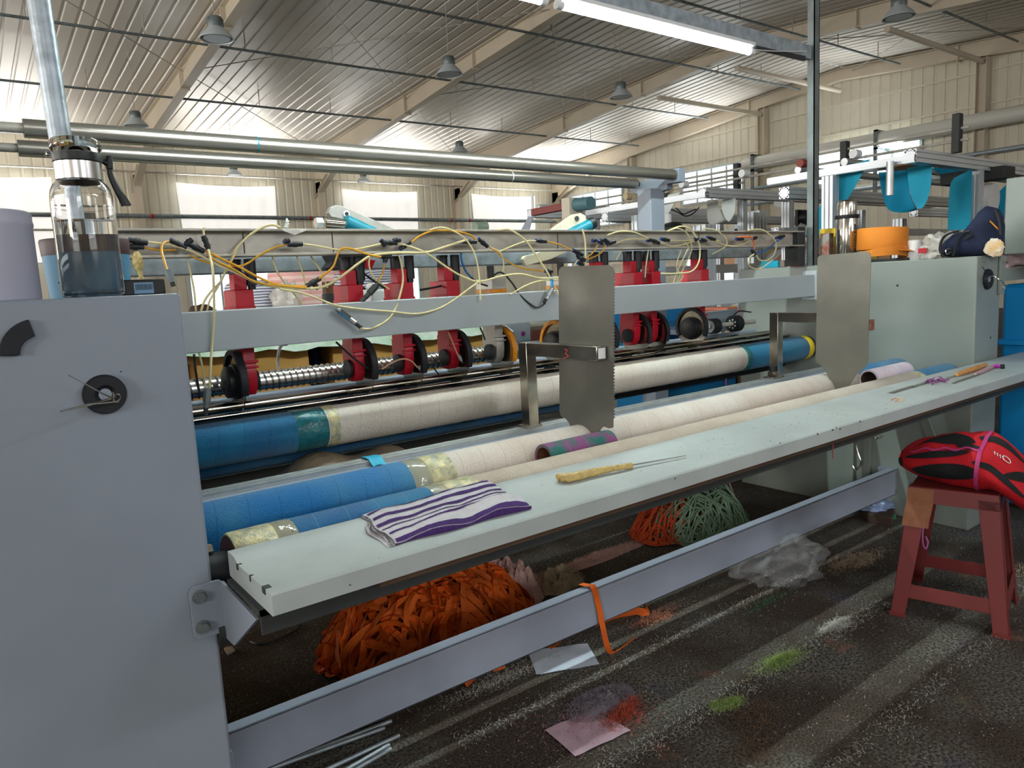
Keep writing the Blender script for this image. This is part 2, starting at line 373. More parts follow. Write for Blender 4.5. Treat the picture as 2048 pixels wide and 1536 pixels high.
window(0, 'right', 15.9, 18.5, 3.95, 5.06, 4, SKYP, 'four-pane high window of the end wall right of the chrome roller ends')
window(0, 'right', 10.0, 13.1, 3.95, 5.06, 4, SKYP, 'high window of the end wall half hidden by the white duct')
window(0, 'right', 15.2, 18.4, .8, 2.5, 3, SKYP, 'low window of the end wall seen under the channel at the right')
# air duct along the end wall
t = thing('air_duct', 'long round white air duct running along the end wall', 'duct', (21.85, 11, 4.9))
mb = MB(); mb.lathe([(.02, -.1), (.16, -.05), (.205, .1), (.205, 3.4), (.212, 3.42), (.212, 3.5), (.205, 3.52), (.205, 22)], (21.85, 15.45, 4.89), (0, -1, 0), 28); mb.build('duct_pipe', mat('duct_white', rgb(222, 222, 214), .45), t)
for y in (15.0, 10.9, 6.6):
    mb = MB().box(21.6, 21.66, y-.05, y+.05, 3.2, 5.15).box(21.6, 22.38, y-.05, y+.05, 4.60, 4.66).box(21.6, 22.38, y-.05, y+.05, 5.1, 5.15)
    mb.build('bracket', GALVD, t, flat=True)
# sprinkler / cable pipes under the roof with hanger rods
def hung_pipe(y, z, x0, x1, hs, label):
    t = thing('ceiling_pipe', label, 'pipe', ((x0+x1)/2, y, z), 'thin pipes hung under the roof')
    MB().cyl((x0, y, z), (x1, y, z), .028, seg=10).build('pipe', GALVD, t)
    x = hs
    while x < x1:
        MB().cyl((x, y, z), (x, y, zroof(y)-.01), .012, seg=6).build('hanger_rod', STEEL, t); x += 2.0
hung_pipe(16.6, 6.6, -9, 21.4, -8.3, 'thin roof pipe crossing in front of the second lamp row')
hung_pipe(20.0, 6.3, -9, 21.6, -8.9, 'thin roof pipe nearest the curtained wall')
hung_pipe(13.2, 6.78, -9, 21.5, -8.5, 'thin roof pipe just beyond the ridge')
hung_pipe(10.2, 6.75, -9, 21.5, -7.7, 'thin roof pipe above the lit tubes')
hung_pipe(7.45, 6.6, -9, 21.7, -8.2, 'thin roof pipe at the upper right, above the round lamp')
t = thing('tie_strut', 'cream steel struts between the end frames under the roof', 'strut', (19.6, 12, 6.5))
for y in (15.0, 8.4, 12.3):
    MB().cyl((17.1, y, 6.62-.05*abs(y-12)), (22.2, y, 6.62-.05*abs(y-12)), .07, seg=10).build('strut', CREAMW, t)
t = thing('roof_bracing', 'thin steel bracing rods crossed under the roof', 'bracing', (11, 14, 6.9))
for a, c in ((( -1, 12.6), (5, 19)), ((5, 12.6), (-1, 19)), ((5, 12.6), (11, 19)), ((11, 12.6), (5, 19)), ((11, 12.6), (17, 19)), ((17, 12.6), (11, 19)), ((17, 19), (22.3, 25)), ((11, 19), (17, 25.3)), ((17, 12), (22.3, 6)), ((5, 19), (11, 25.3)), ((17, 6), (22.3, 12))):
    MB().cyl((a[0], a[1], zroof(a[1])-.16), (c[0], c[1], zroof(c[1])-.16), .012, seg=5).build('rod', STEEL, t)
t = thing('wall_pipes', 'pair of grey pipes running along the far wall under the curtains', 'pipe', (10, 25.4, 4.0))
for z, r in ((3.98, .07), (3.55, .035), (5.32, .03)):
    MB().cyl((-9, 25.35, z), (21.9, 25.35, z), r, seg=10).build('pipe', GALVD if r > .04 else STEEL, t)
for x in (5.25, 10.4, 16.3, 17.2): MB().cyl((x, 25.35, 3.98), (x+.07, 25.35, 3.98), .078, seg=12).build('red_clamp', RED, t)
t = thing('wall_pipes', 'two grey pipes sloping past under the duct on the end wall', 'pipe', (22.1, 8, 3.9))
for z in (4.1, 3.6): MB().cyl((22.1, 15.5, z), (22.1, -5, z), .06, seg=10).build('pipe', GALV, t)
# high bay lamps
LG = mat('lamp_reflector', rgb(206, 216, 222), .35, .2)
LAMPS = [(3.45, 11.2, 'bell lamp hung in front of the leftmost roof frame'), (7.37, 11.2, 'bell lamp hung between the first two frames, near the picture top'), (11.4, 11.0, 'bell lamp over the middle, left of the lit tube end'),
         (11.85, 5.65, 'large bell lamp at the upper right'), (3.5, 17.3, 'bell lamp half hidden behind the chrome roller at the left'), (11.64, 17.4, 'small far bell lamp just above the chrome rollers'),
         (7.2, 23.0, 'small far bell lamp under the rollers above the second curtain'), (11.5, 23.1, 'small far bell lamp under the rollers above the third curtain')]
for x, y, lb in LAMPS:
    t = thing('bell_lamp', lb, 'lamp', (x, y, 5.0), 'bell shaped hall lamps')
    MB().lathe([(.235, -.03), (.24, -.022), (.20, .03), (.13, .10), (.105, .13), (.10, .12), (.12, .09), (.19, .025), (.222, -.02), (.225, -.03)], (x, y, 5.0), close=True).build('shade', LG, t)
    MB().lathe([(.0, -.02), (.18, -.02), (.19, 0), (0, .01)], (x, y, 4.995)).build('diffuser', mat('lamp_diffuser', rgb(200, 214, 224), .3), t)
    MB().lathe([(.10, .12), (.112, .15), (.112, .24), (.09, .27), (.0, .275)], (x, y, 5.0)).build('housing', GALVD, t)
    MB().cyl((x, y, 5.27), (x, y, zroof(y)), .006, seg=5).build('wire', STEEL, t)

# ------------------------------------------------------------------ the slitting machine
YF = 1.429; XLB, XRB = .33, 3.789
M = thing('slitting_machine', 'long grey fabric slitting machine with cloth covered rollers between two steel housings', 'machine', (2.05, 2.1, 0))
lb = MB().box(-.25, XLB, YF, 2.95, 0, 1.315).build('left_housing', PAINT, M, bevel=.006)
rb = MB().box(XRB, XRB+.28, YF, 2.72, 0, 1.318).build('right_housing', PAINT2, M, bevel=.006)
# round ports on both front faces
for x, z, p, r in ((.189, 1.148, lb, .034), (3.905, 1.209, rb, .048)):
    MB().lathe([(r*.35, 0), (r*.35, -.010), (r*.5, -.014), (r*.92, -.014), (r, -.008), (r, 0)], (x, YF, z), (0, 1, 0), 32).build('rubber_bush', RUB, p)
    MB().lathe([(0, 0), (r*.34, 0), (r*.3, -.011), (0, -.011)], (x, YF, z), (0, 1, 0), 20).build('bush_core', PAINT, p)
c0 = at(46, 695, Y=YF); mb = MB(); pl = []
for a in range(0, 9): aa = math.radians(178-a*9.5); pl.append(V(.118+.058*math.cos(aa), YF-.012, c0.z-.012+.058*math.sin(aa)))
for a in range(8, -1, -1): aa = math.radians(178-a*9.5); pl.append(V(.118+.030*math.cos(aa), YF-.012, c0.z-.012+.030*math.sin(aa)))
pl = [p + V(-.012, 0, 0) for p in pl]
mb.prism(pl, (0, .012, 0)); mb.build('rubber_piece', RUB, lb, bevel=.001)
h = MB()
for q in ((242, 743), (1795, 571)): pass
p = at(242, 743, Y=YF); h.cyl((p.x, YF-.001, p.z), (p.x, YF+.002, p.z), .0012, seg=8)
h.build('small_hole', BLACK, lb)
h = MB(); p = at(1795, 571, X=XRB); h.cyl((XRB-.001, p.y, p.z), (XRB+.002, p.y, p.z), .006, seg=10)
p = at(1981, 675, Y=YF); h.cyl((p.x, YF-.001, p.z), (p.x, YF+.002, p.z), .006, seg=10)
h.build('small_hole', BLACK, rb)
# inner stiffeners of the right housing seen below the tray
h = MB()
for a, w in (((1700, 880), .05), ((1735, 900), .035)):
    p = at(a[0], a[1], X=XRB-.02); h.box(XRB-.03, XRB, p.y-w/2, p.y+w/2, 0.05, .72)
p = at(1845, 880, X=XRB-.02); h.prism([(XRB-.015, 1.50, .25), (XRB-.015, 1.55, .25), (XRB-.015, 1.74, .72), (XRB-.015, 1.69, .72)], (.015, 0, 0))
h.build('stiffener', PAINT2, rb, bevel=.002)
h = MB(); c = [at(1722, 878, X=3.72), at(1712, 885, X=3.72), at(1716, 905, X=3.72), at(1722, 925, X=3.72), at(1712, 940, X=3.72), at(1705, 930, X=3.72)]
h.tube(cr(c), .0035, 6); c = [at(1752, 862, X=3.72), at(1745, 868, X=3.72), at(1752, 877, X=3.72), at(1765, 872, X=3.72)]; h.tube(cr(c), .004, 6); h.build('wire_hook', CHROME, rb)
# bolts on left housing side
h = MB(); p = at(431, 1097, Y=1.50); h.cyl((XLB, 1.5, p.z), (XLB+.022, 1.5, p.z), .012, seg=6); h.cyl((XLB, 1.5, p.z), (XLB+.006, 1.5, p.z), .017, seg=16); h.build('hex_bolt', CHROME, lb, ang=20)
# main grey beam
MB().box(XLB, XRB, 2.227, 2.285, 1.15, 1.268).build('front_beam', BEAMP, M, bevel=.003)
MB().box(XRB-.014, XRB, 2.215, 2.30, 1.13, 1.29).build('beam_flange', BEAMP, M, bevel=.002)
# steel channel above
mb = MB(); mb.box(XLB+.02, XRB-.03, 2.312, 2.32, 1.429, 1.508); mb.box(XLB+.02, XRB-.03, 2.278, 2.36, 1.501, 1.508); mb.box(XLB+.02, XRB-.03, 2.278, 2.36, 1.426, 1.433)
mb.build('steel_channel', STEEL, M, bevel=.001)
mb = MB()
for x in (.73, 1.02, 2.0, 2.9): mb.box(x, x+.003, 2.3105, 2.3115, 1.434, 1.50)
mb.build('weld_seam', DARKM, M)
MB().box(XRB-.09, XRB-.02, 2.28, 2.36, 1.32, 1.53).build('channel_post', DARKM, M, bevel=.002); MB().box(XLB-.02, XLB+.02, 2.30, 2.36, 1.31, 1.53).build('channel_post', DARKM, M, bevel=.002)
MB().box(XLB, XRB-.05, 2.58, 2.66, 1.385, 1.452).build('rear_beam', GALV, M, bevel=.004)
# top chrome rollers
for (yy, zz, r, nm) in ((2.96, 1.893, .0305, 'upper'), (3.26, 1.881, .0295, 'lower')):
    o = MB().lathe([(.0, 0), (r, 0), (r, 3.23), (0, 3.23)], (.255, yy, zz), (1, 0, 0), 40).build('chrome_roller', CHROMED, M)
    MB().cyl((.05, yy, zz), (.26, yy, zz), r*.55, seg=16).build('shaft', STEEL, o); MB().cyl((3.48, yy, zz), (3.53, yy, zz), r*.5, seg=14).build('shaft', RUB, o)
    x0 = 1.02 if nm == 'upper' else 2.5
    MB().cyl((x0, yy, zz), (x0+.006, yy, zz), r+.0006, seg=40).build('blue_mark', TEAL if nm == 'upper' else WHITEP, o)
mb = MB(); mb.box(3.50, 3.56, 2.93, 3.02, 1.85, 1.93)
mb.prism([(3.51, 3.02, 1.90), (3.51, 3.30, 1.90), (3.51, 3.34, 1.845), (3.51, 3.20, 1.80), (3.51, 3.03, 1.82)], (.05, 0, 0))
mb.build('roller_bracket', PAINT, M, bevel=.002)
xp0, xp1 = at(1302, 420, Y=3.08).x, at(1329, 420, Y=3.08).x
MB().box(xp0, xp1, 3.08, 3.19, .3, 1.83).build('rear_post', PAINT, M, bevel=.004)
MB().box(.02, .10, 2.90, 3.32, 1.75, 1.96).box(.02, .12, 3.05, 3.16, 1.3, 1.8).build('roller_bracket', PAINT, M, bevel=.003)
# cloth covered rollers (segments are sub-parts)
def roller(name, R, x0, x1, segs, parent=M, seg=48):
    y, z, r = R
    core = MB().cyl((x0, y, z), (x1, y, z), r*.93, seg=seg).build(name, RUB, parent)
    for (a, c_, nm, m, dr) in segs:
        rr = r+dr
        prof = [(r*.9, 0), (rr-.003, 0), (rr, .004), (rr, c_-a-.004), (rr-.003, c_-a), (r*.9, c_-a)]
        k = MB().lathe(prof, (a, y, z), (1, 0, 0), seg, close=True).build(nm, m, core)
    return core
TAPEC = mat('clear_tape', rgb(206, 198, 160), .08, alpha=.55, bump=.35, bs=30, spec=1)
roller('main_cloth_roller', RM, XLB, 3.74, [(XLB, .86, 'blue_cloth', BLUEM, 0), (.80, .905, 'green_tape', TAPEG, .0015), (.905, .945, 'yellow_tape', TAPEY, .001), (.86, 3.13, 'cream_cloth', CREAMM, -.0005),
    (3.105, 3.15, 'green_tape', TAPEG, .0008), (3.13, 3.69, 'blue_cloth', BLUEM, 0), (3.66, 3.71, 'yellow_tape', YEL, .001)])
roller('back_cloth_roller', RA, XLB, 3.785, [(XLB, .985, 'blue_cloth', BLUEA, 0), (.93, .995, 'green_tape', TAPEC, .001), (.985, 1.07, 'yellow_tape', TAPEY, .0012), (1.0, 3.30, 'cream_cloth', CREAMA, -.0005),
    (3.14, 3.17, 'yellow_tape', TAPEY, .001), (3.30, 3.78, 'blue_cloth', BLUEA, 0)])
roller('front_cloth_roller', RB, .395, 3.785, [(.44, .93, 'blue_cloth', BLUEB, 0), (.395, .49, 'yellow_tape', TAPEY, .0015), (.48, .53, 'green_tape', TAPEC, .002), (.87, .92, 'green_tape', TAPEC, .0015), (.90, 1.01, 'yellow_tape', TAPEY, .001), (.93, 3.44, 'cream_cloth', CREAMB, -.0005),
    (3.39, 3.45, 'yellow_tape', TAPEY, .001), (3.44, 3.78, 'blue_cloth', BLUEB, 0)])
MB().cyl((.330, RB[0], RB[1]), (.40, RB[0], RB[1]), .045, seg=28).build('roller_journal', RUB, M)
MB().cyl((.396, RB[0], RB[1]), (.394, RB[0], RB[1]), .074, seg=36).build('roller_end', mat('maroon_end', rgb(84, 40, 38), .7), M)
MB().cyl((XLB, 1.45, .66), (.375, 1.45, .66), .032, seg=24).build('roller_journal', DARKM, M)
roller('rear_cloth_roller', RC, XLB, 3.72, [(XLB, .93, 'blue_cloth', BLUEM, 0), (.93, 3.2, 'cream_cloth', CREAMM, 0), (3.2, 3.70, 'blue_cloth', BLUEM, 0)], seg=32)
roller('lower_cloth_roller', RD, XLB, 3.72, [(XLB, 2.2, 'blue_cloth', BLUEA, 0)], seg=32)
for (yy, zz, r) in ((2.40, .957, .0165), (2.335, .94, .008)):
    MB().cyl((XLB, yy, zz), (3.60 if r > .01 else 3.70, yy, zz), r, seg=20).build('chrome_rod', CHROME, M)
MB().box(XLB, 3.70, 2.345, 2.375, .925, .931).build('guide_strip', STAINB, M)
x = 1.0; 
while x < 3.6:
    MB().cyl((x, 2.285, .868), (x+.045, 2.285, .868), .073, seg=24).build('roller_bearing', RUB, M)
    MB().cyl((x+.02, 2.36, .93), (x+.07, 2.36, .93), .018, seg=14).build('roller_bearing', RUB, M); x += .232
# aluminium rail with slots in front of the back roller
mb = MB().box(XLB, XRB, 1.985, 2.035, .765, .790).box(XLB, XRB, 1.985, 1.997, .790, .797).box(XLB, XRB, 2.006, 2.014, .790, .797).box(XLB, XRB, 2.023, 2.035, .790, .797)
mb.build('slotted_rail', ALU, M, bevel=.0008)
MB().box(XLB, XRB, 1.955, 1.985, .757, .782).build('rail_ledge', PAINT, M, bevel=.001)
# dark catch sheet below the main roller
MB().prism([(XLB, 2.03, .74), (XLB, 2.06, .705), (XLB, 2.74, .66), (XLB, 2.74, .735), (XLB, 2.745, .735), (XLB, 2.745, .652), (XLB, 2.06, .697), (XLB, 2.025, .74)], (1.85, 0, 0)).build('catch_sheet', DARKM, M, flat=True)
MB().box(2.3, XRB, 2.56, 2.60, .30, .64).build('rear_plate', PAINT2, M, bevel=.002)
# ridged screw shaft
mb = MB(); mb.cyl((XLB, 2.5, 1.017), (1.80, 2.5, 1.017), .031, seg=28).build('screw_shaft', BRUSH, M)
mb = MB(); pts = []
N = 66
for i in range(N*14):
    a = math.tau*i/14; pts.append(V(XLB+.01+1.45*i/(N*14), 2.5+.0325*math.cos(a), 1.017+.0325*math.sin(a)))
mb.tube(pts, .0034, 5); mb.build('screw_thread', STAINB, M)
MB().cyl((XLB, 2.56, .955), (3.7, 2.56, .955), .016, seg=16).build('grey_pipe', PAINT, M)
# lower rail between the housings
zt, zb_ = .258, .124
mb = MB().box(XLB, 3.745, 1.757, 1.763, zb_, zt).box(XLB, 3.745, 1.757, 1.80, zt-.006, zt).box(XLB, 3.745, 1.757, 1.80, zb_, zb_+.006)
mb.build('lower_rail', RAILP, M, bevel=.002)
mb = MB().box(3.745, XRB, 1.765, 1.85, zb_+.02, zt).build('end_plate', PAINT, M, bevel=.002)
for z in (.225, .17): MB().cyl((3.75, 1.80, z), (3.73, 1.80, z), .011, seg=6).build('hex_bolt', STEEL, M)
MB().box(.395, .405, 1.74, 1.80, .02, .22).build('end_plate', RAILP, M, bevel=.002)
# inner lower feet
MB().box(XLB, XLB+.05, 2.4, 2.5, 0, .7).build('stay', PAINT2, M)

# tray along the front
T = thing('tool_tray', 'long grey steel tray along the front of the machine with a chipped left end', 'tray', (2.2, 1.28, .8))
X0, X1 = .357, 4.40
prof = [(1.405, .826), (1.366, .826), (1.345, .8165), (1.170, .8165), (1.165, .8135), (1.1635, .779), (1.167, .777), (1.40, .777), (1.405, .779)]
mb = MB(); n_ = 110; random.seed(3)
vs = []; fs = []; k = len(prof)
for i, x in enumerate((X0, X1)):
    for (y, z) in prof: vs.append((x, y, z))
mb.add(vs, [(j, (j+1) % k, k+(j+1) % k, k+j) for j in range(k)]+[tuple(range(k))[::-1], tuple(range(k, 2*k))])
mb.build('tray_top', TRAYP, T, ang=25)
for (px, py, w) in ((470, 1124, .005), (517, 1172, .008), (490, 1148, .003)):
    p = at(px, py, Z=.822); MB().box(X0-.001, X0+w*1.4, p.y-w, p.y+w, .806, .8172).build('chipped_edge', DARKM, T)
mb = MB()
for px, py in ((745, 925), (1672, 855), (1665, 860), (1680, 858), (1720, 843), (1635, 868), (1560, 886), (1350, 957)):
    if px < 800: continue
    p = at(px, py, Y=1.1632); mb.cyl((p.x, 1.1632, p.z), (p.x+.001, 1.1625, p.z), random.uniform(.002, .0035), seg=7)
for px, py in ((505, 1150), (1050, 974), (585, 1062), (700, 1170)):
    p = at(px, py, Z=.8165); mb.cyl((p.x, p.y, .816), (p.x, p.y, .8170), .002, seg=7)
mb.build('paint_chip', BLACK, T)
mb = MB().box(X0-.01, X1, 1.20, 1.39, .768, .777).box(X0-.01, X1, 1.20, 1.206, .735, .777); mb.build('support_angle', DARKM, T)
MB().box(X0+.2, X1, 1.175, 1.198, .765, .777).build('wood_batten', mat('wood_batten', rgb(84, 62, 46), .7, 0, .3, 9), T)
mb = MB(); XG = .342
poly = [at(440, 1163, X=XG), at(512, 1240, X=XG), at(468, 1292, X=XG), at(444, 1268, X=XG)]
mb.prism(poly, (.007, 0, 0)); mb.build('gusset', PAINT, T, bevel=.001)
def rrect(x0, x1, z0, z1, r, y):
    out = []
    for cx, cz, a0 in ((x1-r, z1-r, 0), (x0+r, z1-r, 90), (x0+r, z0+r, 180), (x1-r, z0+r, 270)):
        for q in range(0, 91, 18): a = math.radians(a0+q); out.append(V(cx+r*math.cos(a), y, cz+r*math.sin(a)))
    return out
a_ = at(375, 1174, Y=YF); b__ = at(398, 1277, Y=YF)
mb = MB().prism(rrect(a_.x, XG+.006, b__.z, a_.z, .012, YF-.007), (0, .006, 0)); mb.build('mounting_plate', PAINT, T, bevel=.0012)
for q in ((400, 1195), (407, 1255)):
    p = at(q[0], q[1], Y=YF-.01); MB().cyl((p.x, YF-.007, p.z), (p.x, YF-.017, p.z), .0105, seg=6).cyl((p.x, YF-.006, p.z), (p.x, YF-.009, p.z), .0135, seg=18).build('hex_bolt', GALVD, T, ang=20)
mb = MB().prism([(4.06, 1.43, .77), (4.06, 1.18, .77), (4.06, 1.43, .62)], (.007, 0, 0)).box(3.99, 4.33, 1.17, 1.42, .762, .77); mb.build('gusset', PAINT, T, bevel=.001)

# light frame over the machine
F = thing('light_frame', 'galvanised posts and channel carrying the lit tubes above the machine', 'frame', (2, 2.27, 1.3))
a_, b__ = V(.234, 2.0, 1.31), V(.224, 2.0, 2.9)
tp, bt = at(77, 0, Y=2.0), at(131, 340, Y=2.0); d = (tp-bt).normalized()
MB().cyl(bt-d*((bt.z-1.314)/d.z), tp+d*.9, .0235, seg=24).build('round_post', GALV, F)
mb = MB().box(XRB+.005, XRB+.055, 2.245, 2.25, 1.318, 3.3).box(XRB+.005, XRB+.01, 2.245, 2.285, 1.318, 3.3).box(XRB+.05, XRB+.055, 2.245, 2.285, 1.318, 3.3); mb.build('channel_post', GALVD, F)
mb = MB().box(.25, XRB+.005, 2.262, 2.266, 2.405, 2.475).box(.25, XRB+.005, 2.266, 2.31, 2.471, 2.475).box(.25, XRB+.005, 2.266, 2.31, 2.405, 2.409); mb.build('cross_channel', GALV, F)
mb = MB().prism([at(1515, 92, Y=2.258), at(1512, 100, Y=2.258), at(1608, 122, Y=2.258), at(1612, 112, Y=2.258)], (0, .003, 0)); mb.build('dark_stay', DARKM, F)
MB().tube(cr([at(1506, 99, Y=2.24), at(1545, 102, Y=2.24), at(1612, 103, Y=2.25)]), .0022, 6).build('thin_cable', WHITEP, F)
zT = 2.362; yT = 2.255
for i, (xa, xb, lb_) in enumerate(((1.995, 3.262, 'lit fluorescent tube over the machine, right of the pair'), (.67, 1.945, 'lit fluorescent tube over the machine, left of the pair'))):
    t = thing('fluorescent_tube', lb_, 'light', ((xa+xb)/2, yT, zT), 'fluorescent tubes over the machine')
    MB().cyl((xa+.03, yT, zT), (xb-.03, yT, zT), .0145, seg=20).build('glowing_tube', TUBEM, t)
    for x in (xa, xb-.03): MB().cyl((x, yT, zT), (x+.03, yT, zT), .0165, seg=18).box(x+.005, x+.02, yT-.012, yT+.012, zT, zT+.035).build('lamp_holder', WHITEP, t)
    MB().box(xa, xb, yT-.02, yT+.02, zT+.024, zT+.043).build('batten', WHITEP, t, bevel=.003)

# ------------------------------------------------------------------ cutter heads
def head(x, side, label, kind='red', body=True, name='cutter_head'):
    t = thing(name, label, 'cutter', (x, 2.36, 1.05), 'cutter heads hanging from the grey beam')
    bm_, gm = (RED, RUB) if kind == 'red' else (ALUC, ORG)
    s = side; xb0, xb1 = x-.025, x+.025
    if body:
        if kind == 'red':
            MB().box(xb0-.003, xb1+.003, 2.30, 2.42, 1.272, 1.325).box(xb0-.006, xb1+.006, 2.297, 2.423, 1.262, 1.275).build('valve_block', bm_, t, bevel=.002)
            MB().box(x-.02, x+.018, 2.325, 2.375, 1.325, 1.375).build('upper_block', bm_, t, bevel=.002)
            MB().cyl((x-.004, 2.36, 1.375), (x-.004, 2.36, 1.415), .020, seg=18).cyl((x-.004, 2.36, 1.412), (x-.004, 2.36, 1.420), .022, seg=18).build('air_fitting', BLACK, t)
            MB().cyl((x+.036, 2.335, 1.338), (x+.036, 2.335, 1.420), .0175, seg=16).cyl((x+.036, 2.335, 1.325), (x+.036, 2.335, 1.340), .012, seg=12).build('solenoid', BLACK, t)
        else:
            MB().box(xb0-.008, xb1+.008, 2.30, 2.41, 1.285, 1.325).build('valve_block', bm_, t, bevel=.001)
            MB().box(xb0-.009, xb1+.009, 2.299, 2.411, 1.270, 1.285).build('orange_band', ORG, t)
            MB().cyl((x-.006, 2.345, 1.325), (x-.006, 2.345, 1.375), .014, seg=16).build('air_fitting', DARKM, t)
        # lower body with stepped shoulder
        pf = [(2.318, 1.15), (2.402, 1.15), (2.402, 1.125), (2.408, 1.12), (2.408, 1.055), (2.400, 1.03), (2.38, .995), (2.34, .995), (2.318, 1.02), (2.312, 1.055), (2.312, 1.09), (2.318, 1.10)]
        MB().prism([(xb0+.006, y, z) for y, z in pf], (.038, 0, 0)).build('blade_arm', bm_, t, bevel=.002)
        MB().box(xb0, xb1, 2.306, 2.322, 1.098, 1.106).box(xb0, xb1, 2.306, 2.322, 1.082, 1.088).build('clamp_lip', bm_, t, bevel=.001)
        MB().cyl((x-s*.021, 2.355, 1.04), (x-s*.031, 2.355, 1.04), .031, seg=24).build('bearing_cap', RUB if kind == 'red' else DARKM, t)
        MB().box(x-.016, x+.016, 2.33, 2.39, 1.148, 1.165).build('hanger', BLACK, t)
    # blade disc, hub and guard ring
    bx = x+s*.034
    MB().cyl((bx-.0015, 2.36, 1.036), (bx+.0015, 2.36, 1.036), .090, seg=48).build('blade', STAINB, t)
    MB().lathe([(0, 0), (.056, 0), (.056, .010), (.050, .013), (.050, .030), (.043, .034), (.0, .034)], (bx+s*.001, 2.36, 1.040), (s, 0, 0), 36).build('hub', BLACK, t)
    MB().cyl((bx+s*.034, 2.36, 1.040), (bx+s*.037, 2.36, 1.040), .008, seg=14).build('hub_screw', DARKM, t)
    ro, ri = .096, .080; vs = []; fs = []; A0, A1, NN = -28, 208, 28
    for i in range(NN+1):
        a = math.radians(A0+(A1-A0)*i/NN); c_, s_ = math.cos(a), math.sin(a)
        for rr, xx in ((ri, -.010), (ro, -.010), (ro, .012), (ri, .012)): vs.append((bx+s*xx, 2.36+rr*c_, 1.045+rr*s_))
    for i in range(NN):
        for j in range(4): fs.append((i*4+j, i*4+(j+1) % 4, i*4+4+(j+1) % 4, i*4+4+j))
    fs += [(0, 1, 2, 3), tuple(NN*4+j for j in range(4))]
    MB().add(vs, fs).build('guard', gm, t, bevel=.0015)
    if side > 0 and kind == 'red':
        MB().lathe([(.0, 0), (.075, 0), (.070, .004), (0, .005)], (bx+.010, 2.36, 1.045), (1, 0, 0), 30).build('guard_cover', RUB, t)
    return t
head(.715, -1, 'red cutter head nearest the left housing, black hub facing left')
head(1.085, 1, 'red cutter head second from the left housing, under the crossed hoses')
head(1.280, 1, 'red cutter head third from the left housing')
head(1.475, 1, 'red cutter head fourth from the left, just left of the silver one')
head(1.685, 1, 'silver cutter head with orange guard, left of the steel plate', 'silver')
head(2.045, -1, 'silver cutter head with orange guard half behind the steel plate', 'silver')
head(2.25, 1, 'red cutter head mostly hidden behind the right edge of the near plate')
head(2.46, 1, 'red cutter head right of the near plate, left one of the close pair')
head(2.58, 1, 'red cutter head right of the near plate, right one of the close pair')
head(2.93, -1, 'red cutter head farthest right, big black hub facing left')
# pair of black sensor wheels
t = thing('guide_wheel_pair', 'two black perforated wheels on a shaft, right of the last cutter head', 'wheel', (3.2, 2.45, 1.04))
for x, rr in ((3.115, .040), (3.30, .044)):
    MB().cyl((x, 2.42, 1.03), (x+.05, 2.42, 1.03), rr, seg=28).build('wheel', RUB, t)
    for k in range(7):
        a = math.tau*k/7; MB().cyl((x-.001, 2.42+.022*math.cos(a), 1.03+.022*math.sin(a)), (x+.001, 2.42+.022*math.cos(a), 1.03+.022*math.sin(a)), .005, seg=8).build('hole', ALU if x < 3.2 else WHITEP, t)
MB().cyl((3.1, 2.42, 1.03), (3.5, 2.42, 1.03), .012, seg=10).build('shaft', STEEL, t)
MB().cyl((3.108, 2.42, 1.03), (3.116, 2.42, 1.03), .032, seg=24).build('wheel_face', GALVD, t)
MB().box(3.05, 3.45, 2.50, 2.53, .99, 1.10).build('mount_plate', PAINT, t, bevel=.002)
MB().tube(cr([V(3.35, 2.46, 1.06), V(3.42, 2.46, 1.09), V(3.5, 2.44, 1.08)]), .004, 6).build('cable', BLACK, t)

# ------------------------------------------------------------------ side guides: steel plates on square tube arms
def yz(pts, X): return [at(px, py, X=X) for px, py in pts]
t = thing('side_guide', 'near steel side plate on a square tube bracket, standing between the rollers', 'guide', (1.56, 1.9, .8))
XP = 1.60
pts = [(1117, 545), (1119, 537), (1125, 533), (1219, 530), (1225, 533), (1227, 540), (1226, 855), (1218, 857), (1207, 853), (1201, 858), (1197, 868), (1190, 884), (1178, 886), (1164, 884), (1150, 880), (1143, 862), (1138, 846), (1132, 838), (1122, 833), (1119, 824)]
MB().prism(yz(pts, XP), (.003, 0, 0)).build('plate', STAIN, t)
XA = 1.555; p = at(1058, 700, X=XA+.02)
mb = MB(); 
mb.box(XA, XA+.042, 1.985, 2.03, .797, 1.097)
mb.build('upright', STAINB, t, bevel=.002)
mb = MB().box(XA, XA+.042, 1.635, 1.985, 1.052, 1.097); mb.build('arm', STAINB, t, bevel=.002)
MB().box(XA+.006, XA+.036, 1.634, 1.635, 1.058, 1.091).build('end_cap', WHITEP, t)
MB().box(XA-.012, XA+.055, 1.983, 2.037, .797, .806).build('foot', STAINB, t, bevel=.001)
MB().cyl((XA+.05, 2.0, .806), (XA+.05, 2.0, .818), .007, seg=6).build('hex_bolt', RUB, t)
mk = MB()
for a, c_ in (((1128, 698), (1135, 700)), ((1135, 700), (1131, 707)), ((1131, 707), (1137, 712)), ((1137, 712), (1126, 718))):
    mk.bar(at(a[0], a[1], X=XA-.0006), at(c_[0], c_[1], X=XA-.0006), .001, .003)
mk.build('red_mark', mat('red_ink', rgb(190, 74, 62), .6), t)
th = MB()
for k in range(46):
    py = 546+k*6.4; a = at(1227, py, X=XP); th.box(XP, XP+.003, a.y-.003, a.y, a.z-.004, a.z+.001)
th.build('serrated_edge', GALVD, t)
t = thing('side_guide', 'far steel side plate hiding its tube arm, standing near the right housing', 'guide', (3.1, 1.9, .8))
XP2 = 3.05
pts = [(1635, 516), (1639, 511), (1733, 503), (1740, 507), (1742, 514), (1735, 722), (1730, 735), (1722, 742), (1712, 750), (1702, 766), (1695, 776), (1668, 779), (1661, 768), (1655, 750), (1648, 738), (1640, 729), (1631, 726)]
